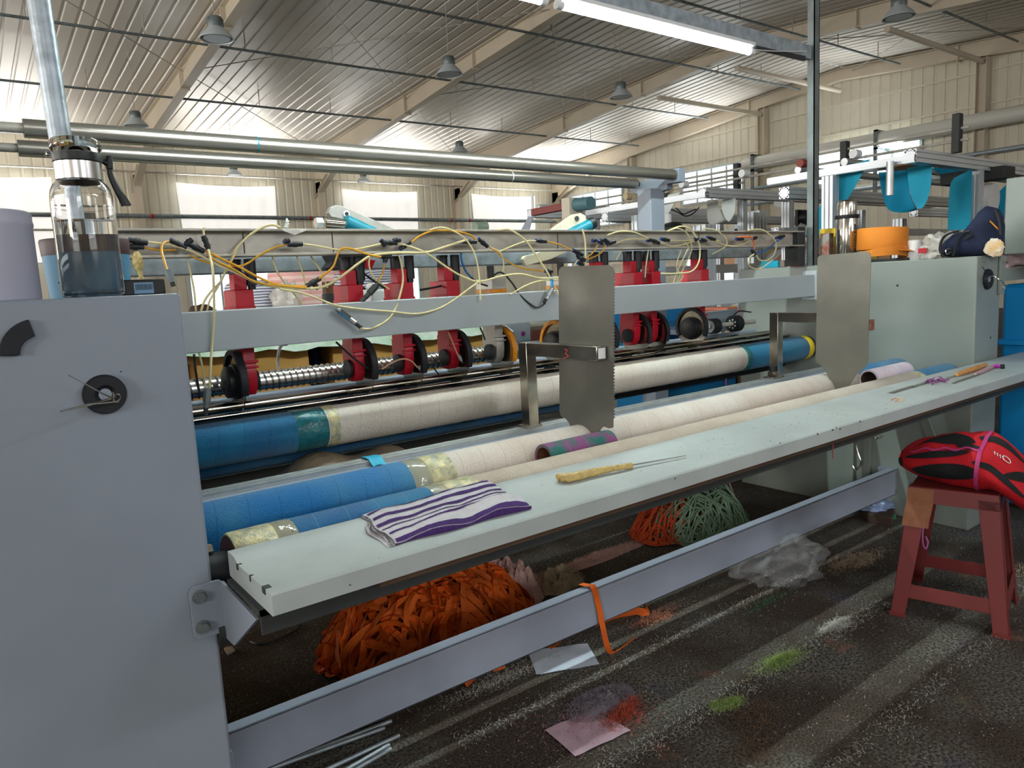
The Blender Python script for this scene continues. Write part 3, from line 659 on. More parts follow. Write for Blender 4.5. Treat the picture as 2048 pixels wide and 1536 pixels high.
MB().prism(yz(pts, XP2), (.003, 0, 0)).build('plate', STAIN, t)
XA2 = XP2+.004
MB().box(XA2, XA2+.042, 1.985, 2.03, .797, 1.106).build('upright', STAINB, t, bevel=.002)
MB().box(XA2, XA2+.042, 1.60, 1.985, 1.061, 1.106).build('arm', STAINB, t, bevel=.002)
p = at(1744, 640, X=XA2+.02)
MB().box(XA2, XA2+.035, p.y-.004, p.y+.05, 1.03, 1.075).build('rusty_end', mat('rust', rgb(150, 96, 80), .7, 0, .5, 60), t, bevel=.002)
MB().box(XA2-.04, XA2+.05, 1.983, 2.037, .797, .806).box(XA2-.03, XA2+.0, 1.99, 2.02, .806, .83).build('foot', STAINB, t, bevel=.001)
MB().cyl((XA2-.02, 2.0, .83), (XA2-.02, 2.0, .855), .016, seg=14).cyl((XA2-.07, 1.98, .81), (XA2-.02, 1.99, .812), .004, seg=6).build('knob', BLACK, t)
# cores lying in the valley between the rollers
def core(x0, x1, r, z, outer, inner, label, ring=None):
    y = 1.6575
    t = thing('cloth_core', label, 'tube', ((x0+x1)/2, y, z), None)
    MB().lathe([(r-.009, 0), (r, .0), (r, x1-x0), (r-.009, x1-x0)], (x0, y, z), (1, 0, 0), 36, close=True).build('tube_wall', outer, t)
    MB().lathe([(r-.010, .0), (r-.0085, .0), (r-.0085, x1-x0), (r-.010, x1-x0)], (x0-.0005, y, z), (1, 0, 0), 36, close=True).build('inner_wall', inner, t)
    return t
g = terry('core_green', rgb(24, 116, 108), rgb(160, 66, 140), rgb(190, 120, 170)); nn = g.node_tree.nodes
for q in nn:
    if q.type == 'TEX_NOISE' and abs(q.inputs['Scale'].default_value-5) < .01: q.inputs['Scale'].default_value = 22
core(1.345, 1.615, .043, .781, g, mat('cardboard_inner', rgb(120, 76, 56), .8, 0, .3, 30), 'short core wound with green and magenta threads beside the near steel plate')
core(3.26, 3.60, .045, .790, mat('core_pink', rgb(228, 214, 228), .8, 0, .15, 20, .4, 200), mat('core_dark_inner', rgb(74, 58, 52), .9), 'short white core with a dark open end right of the far plate')
t = thing('blue_tag', 'light blue tape tag wrapped over the slotted rail', 'tape', (.94, 2.0, .8))
p = at(750, 917, Z=.80)
MB().grid([[V(p.x-.022+.044*i/4, y, z) for y, z in ((2.04, .790), (2.036, .799), (2.01, .802), (1.985, .800), (1.972, .790), (1.955, .783+.004*math.sin(i)))] for i in range(5)], (0, 0, .0015)).build('tape_strip', mat('cyan_tape', rgb(30, 168, 206), .5), t)

# ------------------------------------------------------------------ pneumatic hoses on the beams
H = thing('air_hose_harness', 'tangle of yellowed air hoses with black push fittings hung over the beams', 'hose', (1.8, 2.24, 1.4))
def hose(pts, Y=2.262, m=HOSE, r=.0030, name='hose', wob=.012):
    P_ = []
    ys = Y if isinstance(Y, (list, tuple)) else [Y]*len(pts)
    if len(ys) == 2 and len(pts) > 2: ys = [ys[0]+(ys[1]-ys[0])*i/(len(pts)-1) for i in range(len(pts))]
    for (px, py), y in zip(pts, ys): P_.append(at(px, py, Y=y))
    MB().tube(cr(P_, 6), r, 8).build(name, m, H)
A, B_, O = HOSE, HOSEB, HOSEO; N1, N2 = 2.262, 2.212
hose([(296, 484), (340, 490), (385, 503), (430, 527), (470, 545), (520, 568), (570, 576), (622, 577)], (2.262, 2.25), A, .0034)
hose([(286, 495), (320, 500), (352, 500)], N1, O)
hose([(410, 500), (440, 516), (480, 535), (520, 556), (560, 570), (613, 573)], (2.262, 2.24), O, .0036)
hose([(413, 504), (430, 520), (470, 540), (505, 561), (545, 570), (612, 576)], (2.256, 2.236), O)
hose([(340, 482), (327, 486), (323, 500), (328, 520), (335, 541)], (2.262, 2.2), O, .0033)
hose([(380, 510), (400, 520), (440, 530), (485, 531), (520, 510), (550, 495), (575, 488)], N1, O)
hose([(562, 455), (545, 450), (525, 455), (500, 470), (475, 495), (462, 520), (450, 545), (440, 565), (425, 580), (410, 600), (402, 622)], (2.262, 2.30), A, .0034)
hose([(475, 500), (450, 545), (435, 575), (420, 600), (414, 622)], (2.262, 2.31), A)
hose([(407, 455), (408, 470), (411, 482)], N1, A)
hose([(417, 500), (424, 530), (427, 560), (428, 600), (428, 640), (424, 690), (421, 740), (419, 782)], (2.25, 2.19, 2.18, 2.2, 2.21, 2.215, 2.2, 2.2), A, .0036)
hose([(374, 510), (380, 540), (388, 580), (392, 622)], 2.30, A)
hose([(398, 705), (406, 740), (411, 782)], 2.24, A)
hose([(388, 708), (391, 740), (400, 792)], 2.235, BLACK, .0034, 'cable')
hose([(606, 488), (640, 493), (680, 500), (720, 497), (766, 487)], N1, A)
hose([(638, 557), (665, 535), (675, 510), (683, 498), (700, 497), (718, 503), (745, 511), (762, 514)], (2.25, 2.24), O, .0036)
hose([(620, 578), (650, 572), (680, 555), (720, 525), (745, 511), (790, 506), (850, 505), (880, 497), (920, 484), (935, 480)], 2.250, A, .0042)
hose([(822, 486), (840, 472), (865, 462), (890, 461), (915, 463), (940, 470), (955, 482)], 2.262, O, .0036)
hose([(860, 460), (880, 455), (900, 459), (925, 473), (940, 490), (950, 510), (957, 540), (960, 570), (961, 600)], (2.262, 2.21), A)
hose([(795, 488), (810, 490), (850, 505), (880, 525), (905, 542), (930, 555), (960, 563), (1000, 553), (1040, 548), (1080, 556), (1118, 556)], (2.262, 2.20), A, .0036)
hose([(958, 563), (935, 580), (900, 605), (870, 620), (830, 628), (780, 623), (720, 618), (670, 610), (630, 595), (600, 585), (560, 578)], (2.205, 2.205), A, .0034)
hose([(797, 506), (803, 530), (806, 560), (800, 590), (790, 620), (775, 640), (750, 655), (735, 658), (722, 657)], (2.262, 2.19), A, .0036)
hose([(740, 512), (738, 530), (745, 550), (757, 563), (778, 578)], 2.25, A)
hose([(768, 528), (766, 545), (757, 562)], (2.262, 2.24), O)
hose([(975, 492), (995, 505), (1010, 520), (1040, 535), (1075, 541), (1088, 542)], N1, O)
hose([(960, 484), (985, 497), (1000, 505), (1007, 525), (1006, 540), (1003, 547)], N1, A)
hose([(1000, 503), (1030, 490), (1055, 482), (1072, 482)], N1, A)
hose([(1092, 483), (1115, 488), (1130, 494), (1145, 501)], N1, O)
hose([(995, 460), (1020, 460), (1050, 480), (1075, 515), (1095, 545), (1108, 572), (1117, 590)], (2.262, 2.205), A, .0036)
hose([(1165, 458), (1170, 480), (1171, 505), (1171, 533)], N1, A, .0036)
hose([(1195, 490), (1190, 500), (1180, 510), (1168, 518)], N1, O)
hose([(1212, 490), (1203, 505), (1185, 515), (1168, 520)], N1, O)
hose([(1148, 533), (1152, 525), (1160, 515)], N1, A)
hose([(1215, 470), (1240, 463), (1270, 465), (1298, 478)], N1, A)
hose([(1230, 487), (1260, 478), (1300, 479)], N1, A)
hose([(1335, 462), (1360, 453), (1380, 458), (1395, 480), (1400, 500), (1397, 525), (1382, 543), (1350, 547), (1322, 547)], (2.262, 2.25), A, .0036)
hose([(1338, 461), (1355, 457), (1373, 465), (1383, 490), (1380, 510), (1370, 530), (1355, 560), (1350, 567)], (2.256, 2.27), A)
hose([(1362, 500), (1355, 520), (1353, 535), (1360, 545), (1366, 553), (1355, 566)], 2.262, A)
hose([(1376, 498), (1365, 520), (1352, 548), (1347, 566)], 2.266, A)
hose([(1320, 485), (1345, 492), (1370, 488), (1405, 478), (1440, 482)], N1, A)
hose([(1340, 481), (1372, 481), (1400, 478)], N1, A)
hose([(1405, 457), (1430, 460), (1450, 475), (1453, 490), (1440, 500), (1425, 508)], N1, A)
hose([(1430, 482), (1450, 490), (1475, 492), (1500, 482)], N1, A)
hose([(1497, 460), (1525, 460), (1545, 475), (1552, 490), (1548, 508), (1535, 520), (1520, 520), (1512, 510)], N1, A, .004)
hose([(1476, 475), (1500, 474), (1508, 485), (1509, 498)], N1, mat('orange_hose', rgb(236, 122, 62), .4), .0045)
hose([(1510, 507), (1535, 500), (1550, 485), (1566, 476)], N1, HOSEB, .0036)
hose([(1508, 508), (1497, 518), (1500, 533), (1520, 537), (1545, 520)], 2.25, A)
hose([(1224, 588), (1222, 560), (1226, 540)], 2.3, A); hose([(1232, 520), (1240, 505), (1246, 498)], 2.3, A)
hose([(1297, 498), (1292, 530), (1290, 555)], 2.3, A); hose([(1378, 500), (1375, 490), (1370, 485)], N1, A)
hose([(985, 552), (998, 545), (1008, 548), (1025, 567), (1040, 590), (1060, 608), (1075, 615), (1090, 607)], (2.262, 2.205), BLACK, .0036, 'cable')
hose([(922, 505), (923, 520), (930, 540), (942, 555)], 2.3, HOSEB, .0036)
hose([(942, 555), (955, 565), (975, 572)], 2.3, BLACK, .0036, 'cable')
hose([(1103, 553), (1104, 565), (1102, 580)], 2.21, HOSELB, .0056)
hose([(1020, 590), (1050, 572), (1080, 562), (1117, 560)], 2.22, A)
hose([(575, 688), (562, 692), (556, 715), (558, 750)], 2.7, WHITEP, .006)
hose([(545, 508), (548, 530), (565, 560), (590, 590), (607, 613)], 2.32, A); hose([(592, 508), (605, 545), (613, 572)], 2.32, A)
hose([(764, 738), (785, 725), (805, 718), (822, 722), (835, 735)], 2.29, mat('pink_hose', rgb(206, 160, 130), .4), .003)
hose([(897, 665), (905, 685), (912, 702), (918, 715)], 2.29, mat('pink_hose', rgb(206, 160, 130), .4), .003)
hose([(672, 684), (695, 705), (715, 722), (737, 738)], 2.29, BLACK, .0036, 'cable')
hose([(863, 728), (872, 742), (880, 752)], 2.3, BLACK, .003, 'cable'); hose([(960, 655), (966, 668), (970, 680)], 2.3, BLACK, .003, 'cable')
hose([(620, 510), (640, 540), (655, 575)], 2.35, A)
hose([(725, 545), (745, 560), (770, 577)], 2.33, BLACK, .004, 'cable'); hose([(840, 580), (868, 575), (890, 570)], 2.34, BLACK, .004, 'cable'); hose([(705, 560), (718, 570), (730, 578)], 2.34, BLACK, .004, 'cable')
FIT = [(257, 480, 294, 486), (253, 493, 287, 494), (340, 480, 372, 496), (374, 486, 408, 503), (408, 475, 412, 484), (412, 484, 417, 498), (568, 485, 578, 480), (576, 489, 604, 488), (375, 486, 380, 482),
       (762, 480, 770, 492), (770, 485, 793, 486), (787, 481, 800, 480), (800, 498, 820, 484), (760, 513, 782, 513), (771, 513, 770, 525), (612, 573, 640, 557), (626, 566, 636, 577), (925, 483, 952, 484), (957, 478, 975, 493),
       (1072, 481, 1092, 483), (1145, 500, 1165, 510), (1155, 505, 1158, 518), (1090, 542, 1104, 543), (1097, 544, 1100, 553), (1185, 481, 1192, 481), (1197, 484, 1210, 478), (1200, 482, 1204, 487), (1212, 489, 1230, 483), (1208, 480, 1216, 484),
       (1294, 481, 1302, 480), (1302, 480, 1318, 486), (1322, 478, 1338, 481), (1388, 480, 1396, 478), (1400, 479, 1412, 481), (1414, 475, 1430, 479), (1472, 478, 1486, 478), (1503, 500, 1510, 509), (1505, 478, 1513, 475), (1552, 476, 1568, 472), (1155, 525, 1166, 530), (1160, 518, 1170, 520)]
for k, (a, b1, c_, d1) in enumerate(FIT):
    p, q = at(a, b1, Y=2.262), at(c_, d1, Y=2.262); dd = (q-p); L_ = dd.length
    if L_ < .018: mid = (p+q)/2; dd.normalize(); p = mid-dd*.011; q = mid+dd*.011; L_ = .022
    dn = (q-p).normalized()
    f_ = MB().cyl(p, q, .0078, seg=12).cyl(p+dn*L_*.36, p+dn*L_*.64, .0094, seg=12).build('push_fitting', BLACK, H)
    MB().cyl(p-dn*.0012, p+dn*.002, .0070, seg=12).cyl(q-dn*.002, q+dn*.0012, .0070, seg=12).build('release_ring', mat('blue_ring', rgb(30, 60, 140), .4), f_)
def valve(a, b1, Y, m=CHROME, r=.0085):
    p, q = at(a[0], a[1], Y=Y), at(b1[0], b1[1], Y=Y); d = (q-p)
    o = MB().cyl(p, p+d*.45, r, seg=6).cyl(p+d*.45, p+d*.7, r*.75, seg=14).build('quick_coupler', m, H, ang=20)
    MB().cyl(p+d*.7, q, r*.62, seg=12).build('coupler_nose', DARKM, o); MB().cyl(p-d*.12, p, r*.8, seg=12).build('coupler_collar', m, o)
valve((678, 622), (723, 656), 2.20, CHROME, .0105); valve((752, 572), (722, 605), 2.235, DARKM, .0115); valve((1102, 580), (1088, 606), 2.205, ALU, .0105); valve((336, 542), (347, 573), 2.2, GALVD, .011)
valve((415, 782), (411, 830), 2.20, GALVD, .011); valve((838, 733), (845, 745), 2.29, ALU, .007); valve((918, 712), (925, 726), 2.29, ALU, .007)
# plastic wrapped bundle hanging at the left of the channel
t = thing('wrapped_bundle', 'twisted yellow bundle in clear wrap hanging left of the hoses', 'bundle', (.5, 2.26, 1.42))
p = [at(273, 503, Y=2.24), at(275, 520, Y=2.24), at(279, 540, Y=2.24), at(283, 558, Y=2.24)]
MB().tube(cr(p, 5), [.006+.008*math.sin(math.pi*min(1, i/11)) + .001*math.sin(i*2.3) for i in range(16)], 12).build('wrap', mat('wrapped_yellow', rgb(206, 186, 120), .3, 0, .4, 80, .4, 120), t)

# levers and cylinders behind the channel
t = thing('clamp_lever', 'steel lever with a teal air cylinder rising behind the channel at the left', 'lever', (1.35, 2.75, 1.5))
Yv = 2.72
pl = [(657, 425), (661, 415), (670, 410), (682, 411), (800, 462), (815, 500), (752, 500), (740, 470), (690, 440), (663, 434)]
MB().prism([at(a, b1, Y=Yv) for a, b1 in pl], (0, .03, 0)).build('lever_arm', ALUC, t, bevel=.002)
p = at(692, 428, Y=Yv); MB().cyl((p.x, Yv-.006, p.z), (p.x, Yv, p.z), .013, seg=24).build('pivot_washer', WHITEP, t); MB().cyl((p.x, Yv-.008, p.z), (p.x, Yv-.006, p.z), .0075, seg=18).build('pivot_pin', BLACK, t)
MB().cyl(at(690, 444, Y=2.70), at(790, 490, Y=2.70), .030, seg=20).build('air_cylinder', TEAL, t)
MB().cyl(at(650, 446, Y=2.70), at(690, 450, Y=2.70), .020, seg=16).build('rod_clevis', STAINB, t); MB().cyl(at(631, 446, Y=2.70), at(644, 446, Y=2.70), .021, seg=6).build('hex_nut', CHROME, t, ang=20)
t = thing('clamp_lever', 'ivory lever with a teal air cylinder rising behind the channel above the near plate', 'lever', (2.6, 2.75, 1.5))
pl = [(1095, 465), (1150, 428), (1162, 426), (1172, 432), (1172, 442), (1166, 448), (1085, 495), (1060, 512), (1042, 528), (1034, 522), (1036, 512), (1060, 505)]
MB().prism([at(a, b1, Y=Yv) for a, b1 in [(1060, 490), (1150, 428), (1162, 426), (1172, 432), (1172, 442), (1166, 449), (1080, 505)]], (0, .03, 0)).build('lever_arm', mat('ivory_cast', rgb(224, 214, 188), .5, 0, .15, 20), t, bevel=.002)
MB().prism([at(a, b1, Y=2.55) for a, b1 in [(1090, 500), (1142, 500), (1104, 518), (1052, 532), (1046, 518), (1050, 512), (1068, 508)]], (0, .02, 0)).build('lever_foot', mat('ivory_cast', rgb(224, 214, 188), .5), t, bevel=.002)
p = at(1153, 437, Y=Yv); MB().cyl((p.x, Yv-.006, p.z), (p.x, Yv, p.z), .012, seg=20).build('pivot_pin', DARKM, t)
MB().cyl(at(1100, 490, Y=2.70), at(1178, 450, Y=2.70), .028, seg=20).build('air_cylinder', TEAL, t); MB().cyl(at(1178, 450, Y=2.70), at(1186, 446, Y=2.70), .030, seg=20).build('cylinder_cap', BLACK, t)
t = thing('hose_clip_film', 'shred of clear film caught on top of the steel channel', 'film', (1.05, 2.29, 1.51))
MB().grid([[at(565+i*8, 458+j*6*(1-abs(i-3)/4), Y=2.272-.002*j) for j in range(3)] for i in range(7)]).build('film_shred', FILMB, t)
MB().tube(cr([at(572, 456, Y=2.3), at(575, 446, Y=2.3), at(573, 436, Y=2.3)], 5), [.006, .008, .005, .006, .007, .003, .006, .005, .004, .003, .002], 8).build('film_twist', WHITEN, t)
# dark housing behind the lower beam
t = thing('valve_box', 'black curved valve housing hanging behind the channel above the second red head', 'valve', (1.2, 2.5, 1.42))
MB().prism([at(a, b1, Y=2.45) for a, b1 in ((655, 508), (738, 508), (742, 528), (730, 538), (700, 532), (672, 540), (655, 536), (664, 524))], (0, .06, 0)).build('shell', DARKM, t, bevel=.004)
MB().prism([at(a, b1, Y=2.44) for a, b1 in ((735, 518), (752, 520), (744, 538), (732, 535))], (0, .04, 0)).build('red_tab', RED, t, bevel=.002)

# ------------------------------------------------------------------ things on the left housing
ZH = 1.3155
t = thing('glass_bottle', 'clear glass water bottle with steel band and black strap on the left housing', 'bottle', (.207, 1.535, ZH))
bc = V(.207, 1.535, ZH)
ZSH = 398
def zy(py): return at(184, py, Y=1.535).z-ZH
zs, zn, zc = zy(402), zy(363), zy(300)
out_ = [(.0, .0), (.044, .0), (.050, .004), (.051, .012), (.051, zs-.004), (.0505, zs+.006), (.048, zs+.018), (.0435, zs+.027), (.038, zs+.033), (.0345, zn), (.0345, zn+.03)]
inn = [(.0315, zn+.03), (.0315, zn), (.036, zs+.030), (.0415, zs+.024), (.0455, zs+.016), (.0476, zs+.005), (.048, zs-.004), (.048, .014), (.044, .008), (.0, .008)]
MB().lathe(out_+inn, bc, seg=56).build('glass_body', GLASS, t)
wl = zy(443)
MB().lathe([(.0, .0076), (.0442, .0076), (.0483, .0138), (.0483, wl), (0, wl)], bc, seg=56).build('water', WATER, t)
MB().lathe([(.0352, zn), (.0375, zn+.001), (.0375, zy(328)), (.0352, zy(327)), (.0352, zn)], bc, seg=48).build('steel_band', BRUSH, t)
MB().lathe([(.0, zn+.0305), (.036, zn+.0305), (.036, zy(326)), (.0385, zy(326)), (.039, zy(318)), (.0385, zy(310)), (0, zy(309))], bc, seg=48).build('rubber_ring', BLACK, t)
MB().lathe([(.0, zy(308.5)), (.037, zy(308.5)), (.0405, zy(303)), (.0415, zy(295)), (.0405, zy(287)), (.037, zy(282)), (.033, zy(280)), (.0, zy(281.5))], bc, seg=48).build('glass_cap', mat('cap_glass', (.93, 1, .97, 1), .02, trans=1, ior=1.45), t)
q = lambda a, b1: at(a, b1, Y=1.535)
mb = MB(); mb.tube([q(205, 322), q(213, 326), q(219, 330)], [.004, .006, .006], 12); mb.tube([q(218, 312), q(218, 322), q(219, 338)], [.0045, .0065, .006], 14)
mb.build('strap_stud', BLACK, t)
strap = [(219, 333), (221, 348), (228, 366), (238, 385), (247, 400), (253, 412)]; wd = [.004, .0052, .0058, .0066, .0078, .0088]
cs = cr([q(*a) for a in strap], 5); ws = [wd[min(5, i//5)]+(wd[min(5, i//5+1)]-wd[min(5, i//5)])*((i % 5)/5) for i in range(len(cs))]
rows = []
for c_, w_ in zip(cs, ws): rows.append([c_+V(-w_, 0, -w_*.2), c_+V(-w_*.6, -.0025, 0), c_+V(w_*.6, -.0025, 0), c_+V(w_, 0, w_*.2), c_+V(w_*.6, .0025, 0), c_+V(-w_*.6, .0025, 0), c_+V(-w_, 0, -w_*.2)])
MB().grid(rows).build('strap', BLACK, t)
t = thing('lilac_canister', 'pale lilac round canister at the left edge on the left housing', 'canister', (.048, 1.53, ZH))
zl = at(40, 426, Y=1.53).z-ZH
MB().lathe([(0, 0), (.076, 0), (.078, .003), (.078, zl-.028), (.0795, zl-.024), (.0795, zl-.019), (.0785, zl-.016), (.0785, zl-.003), (.075, zl), (0, zl)], (.048, 1.53, ZH), seg=56).build('body', mat('lilac_plastic', rgb(190, 192, 212), .5), t)
t = thing('two_tone_tin', 'round tin with maroon top half and sky blue lower half behind the bottle', 'tin', (.225, 1.68, ZH))
zt1, zt2 = at(165, 475, Y=1.62).z-ZH, at(165, 508, Y=1.62).z-ZH
MB().lathe([(0, 0), (.068, 0), (.071, .002), (.076, zt2), (0, zt2)], (.222, 1.68, ZH), seg=48).build('blue_body', mat('tin_blue', rgb(84, 148, 184), .5), t)
MB().lathe([(0, zt2), (.0765, zt2), (.0785, zt1-.004), (.077, zt1), (0, zt1)], (.222, 1.68, ZH), seg=48).build('maroon_top', mat('tin_maroon', rgb(64, 26, 34), .5), t)
mk = MB(); random.seed(5)
for i in range(11):
    a = at(120+i*4.2, 549-i*.35, Y=1.60); ang = None
    dx = a.x-.222; yy = 1.68-math.sqrt(max(0, .0735**2-dx*dx))-.0006; w_ = random.choice((.0010, .0014, .0018))
    mk.box(a.x-w_/1, a.x+w_/1.3, yy-.0004, yy, ZH+.030, ZH+.030+random.uniform(.0016, .0032))
mk.build('small_print', BLACK, t)
t = thing('barcode_box', 'small flat black box with a blue barcode label right of the bottle', 'box', (.295, 1.6, ZH))
a, b1 = at(252, 577, Y=1.56), at(331, 574, Y=1.56)
MB().box(a.x-.01, b1.x, 1.56, 1.68, ZH, ZH+.030).build('box_body', BLACK, t, bevel=.003)
l0, l1 = at(268, 577, Y=1.559), at(307, 576, Y=1.559)
lab = MB().box(l0.x, l1.x, 1.5585, 1.56, ZH+.003, ZH+.024).build('label', mat('label_blue', rgb(120, 160, 196), .5), t)
bcd = MB(); x = l0.x+.003; random.seed(2)
while x < l1.x-.002: w_ = random.uniform(.0004, .0011); bcd.box(x, x+w_, 1.558, 1.5585, ZH+.010, ZH+.021); x += w_+random.uniform(.0006, .0013)
bcd.build('barcode', BLACK, lab)
# forceps stuck in the bushes
t = thing('forceps', 'thin steel forceps stuck in the round bush of the left housing', 'forceps', (.2, 1.38, 1.14))
hub_ = at(226, 796, Y=1.40)
MB().tube([at(137, 750, Y=1.345), at(205, 787, Y=1.39), hub_], [.0008, .0013, .0016], 8).build('arm', STAINB, t)
MB().tube([at(121, 823, Y=1.345), at(165, 814, Y=1.36), at(202, 803, Y=1.39), hub_], [.0012, .0014, .0018, .0016], 8).build('arm', STAINB, t)
MB().tube([at(125, 821, Y=1.34), at(180, 808, Y=1.365), at(237, 803, Y=1.395)], [.001, .0014, .0012], 8).build('arm', CHROME, t)
MB().tube(cr([hub_, at(233, 788, Y=1.40), at(240, 791, Y=1.405), at(238, 800, Y=1.41), at(227, 803, Y=1.405)]), .0013, 8).tube([at(226, 785, Y=1.39), at(227, 803, Y=1.40)], .0014, 8).build('spring_loop', CHROME, t)
t = thing('forceps', 'small bent steel hook stuck in the round bush of the right housing', 'forceps', (3.93, 1.36, 1.2))
MB().tube(cr([at(1964, 533, Y=1.40), at(1970, 541, Y=1.39), at(1978, 550, Y=1.40), at(1972, 556, Y=1.41)]), .002, 8).build('arm', BLACK, t)
MB().tube(cr([at(1972, 558, Y=1.41), at(1986, 552, Y=1.36), at(2000, 560, Y=1.33), at(2010, 571, Y=1.30)]), .0028, 8).build('arm', STAINB, t)
t = thing('wire_clip', 'small looped wire clip tied to the round post above the bottle', 'clip', (.24, 1.98, 1.62))
MB().tube(cr([at(104, 300, Y=1.96), at(94, 303, Y=1.95), at(90, 310, Y=1.95), at(95, 315, Y=1.95), at(104, 311, Y=1.96), at(93, 308, Y=1.94)]), .0011, 6).build('wire_loop', CHROME, t)
MB().tube([at(104, 295, Y=1.965), at(108, 312, Y=1.965)], .002, 6).build('red_tie', RED, t)

# ------------------------------------------------------------------ things on the right housing
ZR_ = 1.3185
t = thing('thermos', 'tall steel vacuum flask with black strap ring on the right housing', 'flask', (3.90, 2.13, ZR_))
c0 = V(3.90, 2.115, ZR_); k = (at(1690, 400, X=3.9).z-ZR_)
MB().lathe([(0, 0), (.054, 0), (.056, .004), (.056, k*.70), (.054, k*.715), (0, k*.715)], c0, seg=40).build('body', CHROME, t)
MB().lathe([(0, k*.755), (.050, k*.755), (.051, k*.9), (.046, k*.965), (.032, k*.995), (0, k)], c0, seg=40).build('cup_lid', CHROME, t)
MB().lathe([(0, k*.705), (.060, k*.705), (.061, k*.71), (.061, k*.76), (.0, k*.765)], c0, seg=40).build('strap_ring', BLACK, t)
mk = MB(); random.seed(9)
for i in range(9):
    zz = ZR_+k*(.60-.055*i)
    for j in range(4):
        aa = math.radians(-106+random.uniform(-9, 9)); zj = zz+random.uniform(-.008, .008); p = V(c0.x+.0565*math.cos(aa), c0.y+.0565*math.sin(aa), zj)
        if random.random() < .5: mk.box(p.x-.001, p.x+.001, p.y-.0006, p.y+.0006, p.z-.007, p.z+.006)
        else: mk.box(p.x-.007, p.x+.007, p.y-.0006, p.y+.0006, p.z-.001, p.z+.001)
mk.build('brush_writing', BLACK, t)
mb = MB().tube(cr([c0+V(.055, -.02, k*.72), c0+V(.066, -.03, k*.5), c0+V(.062, -.03, k*.2), c0+V(.058, -.02, .01)]), .004, 6); mb.build('carry_cord', BLACK, t)
t = thing('orange_webbing_roll', 'big flat coil of orange webbing on the right housing', 'roll', (3.93, 1.93, ZR_))
MB().box(3.80, 3.98, 1.80, 2.0, ZR_, ZR_+.014).build('tray_under', BLACK, t, bevel=.002)
oc = mat('orange_webbing', rgb(232, 140, 44), .7, 0, .1, 8); cc = V(3.93, 1.935, ZR_+.016)
o = MB().lathe([(0, 0), (.120, 0), (.122, .004), (.122, .105), (.118, .112), (.035, .112), (0, .10)], cc+V(.0, .005, .045), (.03, -.02, 1), 48).build('coil', oc, t)
mb = MB(); rows = []
for i in range(25):
    a = math.radians(150+i*8.4); r0 = .128+.012*math.sin(i*.26)
    rows.append([cc+V(r0*math.cos(a), r0*math.sin(a), .002+.012*math.sin(i*.2)), cc+V((r0+.004)*math.cos(a), (r0+.004)*math.sin(a), .05-.010*math.cos(i*.27))])
mb.grid(rows, (.001, .001, .0015)).build('loose_turn', oc, t)
rows = []
for i in range(13):
    a = math.radians(-120+i*9); r1 = .13; rows.append([cc+V(r1*math.cos(a)*.9, r1*math.sin(a)*.9, .042), cc+V((r1+.03)*math.cos(a), (r1+.03)*math.sin(a), .034-.002*i)])
MB().grid(rows, (0, 0, .002)).build('loose_turn', oc, t)
def blob(name, c, ax, m, parent, noise_=.12, sc=3.0, flat=-.9, seg=(28, 18), seed=0):
    # ax: three half-axis vectors; lumpy ellipsoid with a flattened underside
    from mathutils import noise as NZ
    rows = []
    for i in range(seg[0]+1):
        th_ = math.tau*i/seg[0]; row = []
        for j in range(seg[1]+1):
            ph = math.pi*j/seg[1]; u = V(math.sin(ph)*math.cos(th_), math.sin(ph)*math.sin(th_), math.cos(ph))
            kk = 1+noise_*NZ.noise(u*sc+V(seed*7.1, seed, 0))*1.6+noise_*.5*NZ.noise(u*sc*2.7+V(seed, 5, 0))
            w_ = u*kk; w_.z = max(w_.z, flat); row.append(Vector(c)+ax[0]*w_.x+ax[1]*w_.y+ax[2]*w_.z)
        rows.append(row)
    return MB().grid(rows).build(name, m, parent)
t = thing('plastic_bag', 'crumpled clear plastic bag with red print between the orange coil and the navy bag', 'bag', (3.93, 1.70, ZR_))
blob('bag_film', (3.95, 1.665, ZR_+.055), (V(.07, 0, 0), V(0, .085, 0), V(0, 0, .07)), FILMB, t, .35, 2.4, -.8, seed=3)
MB().box(3.875, 3.878, 1.69, 1.73, ZR_+.03, ZR_+.055).build('red_print', RED, t)
t = thing('white_visor', 'white cap with a curved visor beside the orange coil', 'cap', (3.97, 1.80, ZR_))
rows = [[V(3.90+.10*math.sin(a)*(1 if j else .6), 1.80-.02*j-.05*math.cos(a), ZR_+.05+.02*math.sin(a)-.03*j) for j in range(2)] for a in [i*.22 for i in range(12)]]
MB().grid(rows, (0, 0, .003)).build('visor', WHITEP, t); MB().cyl((3.97, 1.79, ZR_), (3.97, 1.79, ZR_+.10), .035, seg=20).build('crown', WHITEP, t)
t = thing('navy_bag', 'slumped navy cloth bag with black straps leaning on the control cabinet', 'bag', (3.93, 1.52, ZR_))
pp = [(1885, 514), (1883, 500), (1893, 482), (1910, 470), (1935, 462), (1952, 450), (1968, 424), (1985, 414), (2000, 419), (2006, 430), (2004, 512)]
from mathutils import noise as NZ
Xc = 3.93; outl = [at(a, b1, X=Xc) for a, b1 in pp]; cen = V(Xc, sum(p.y for p in outl)/len(outl), sum(p.z for p in outl)/len(outl)-.02)
rows = []
fine = []
for i in range(len(outl)):
    a, b1 = outl[i], outl[(i+1) % len(outl)]
    for s_ in range(4): fine.append(a.lerp(b1, s_/4))
fine.append(fine[0])
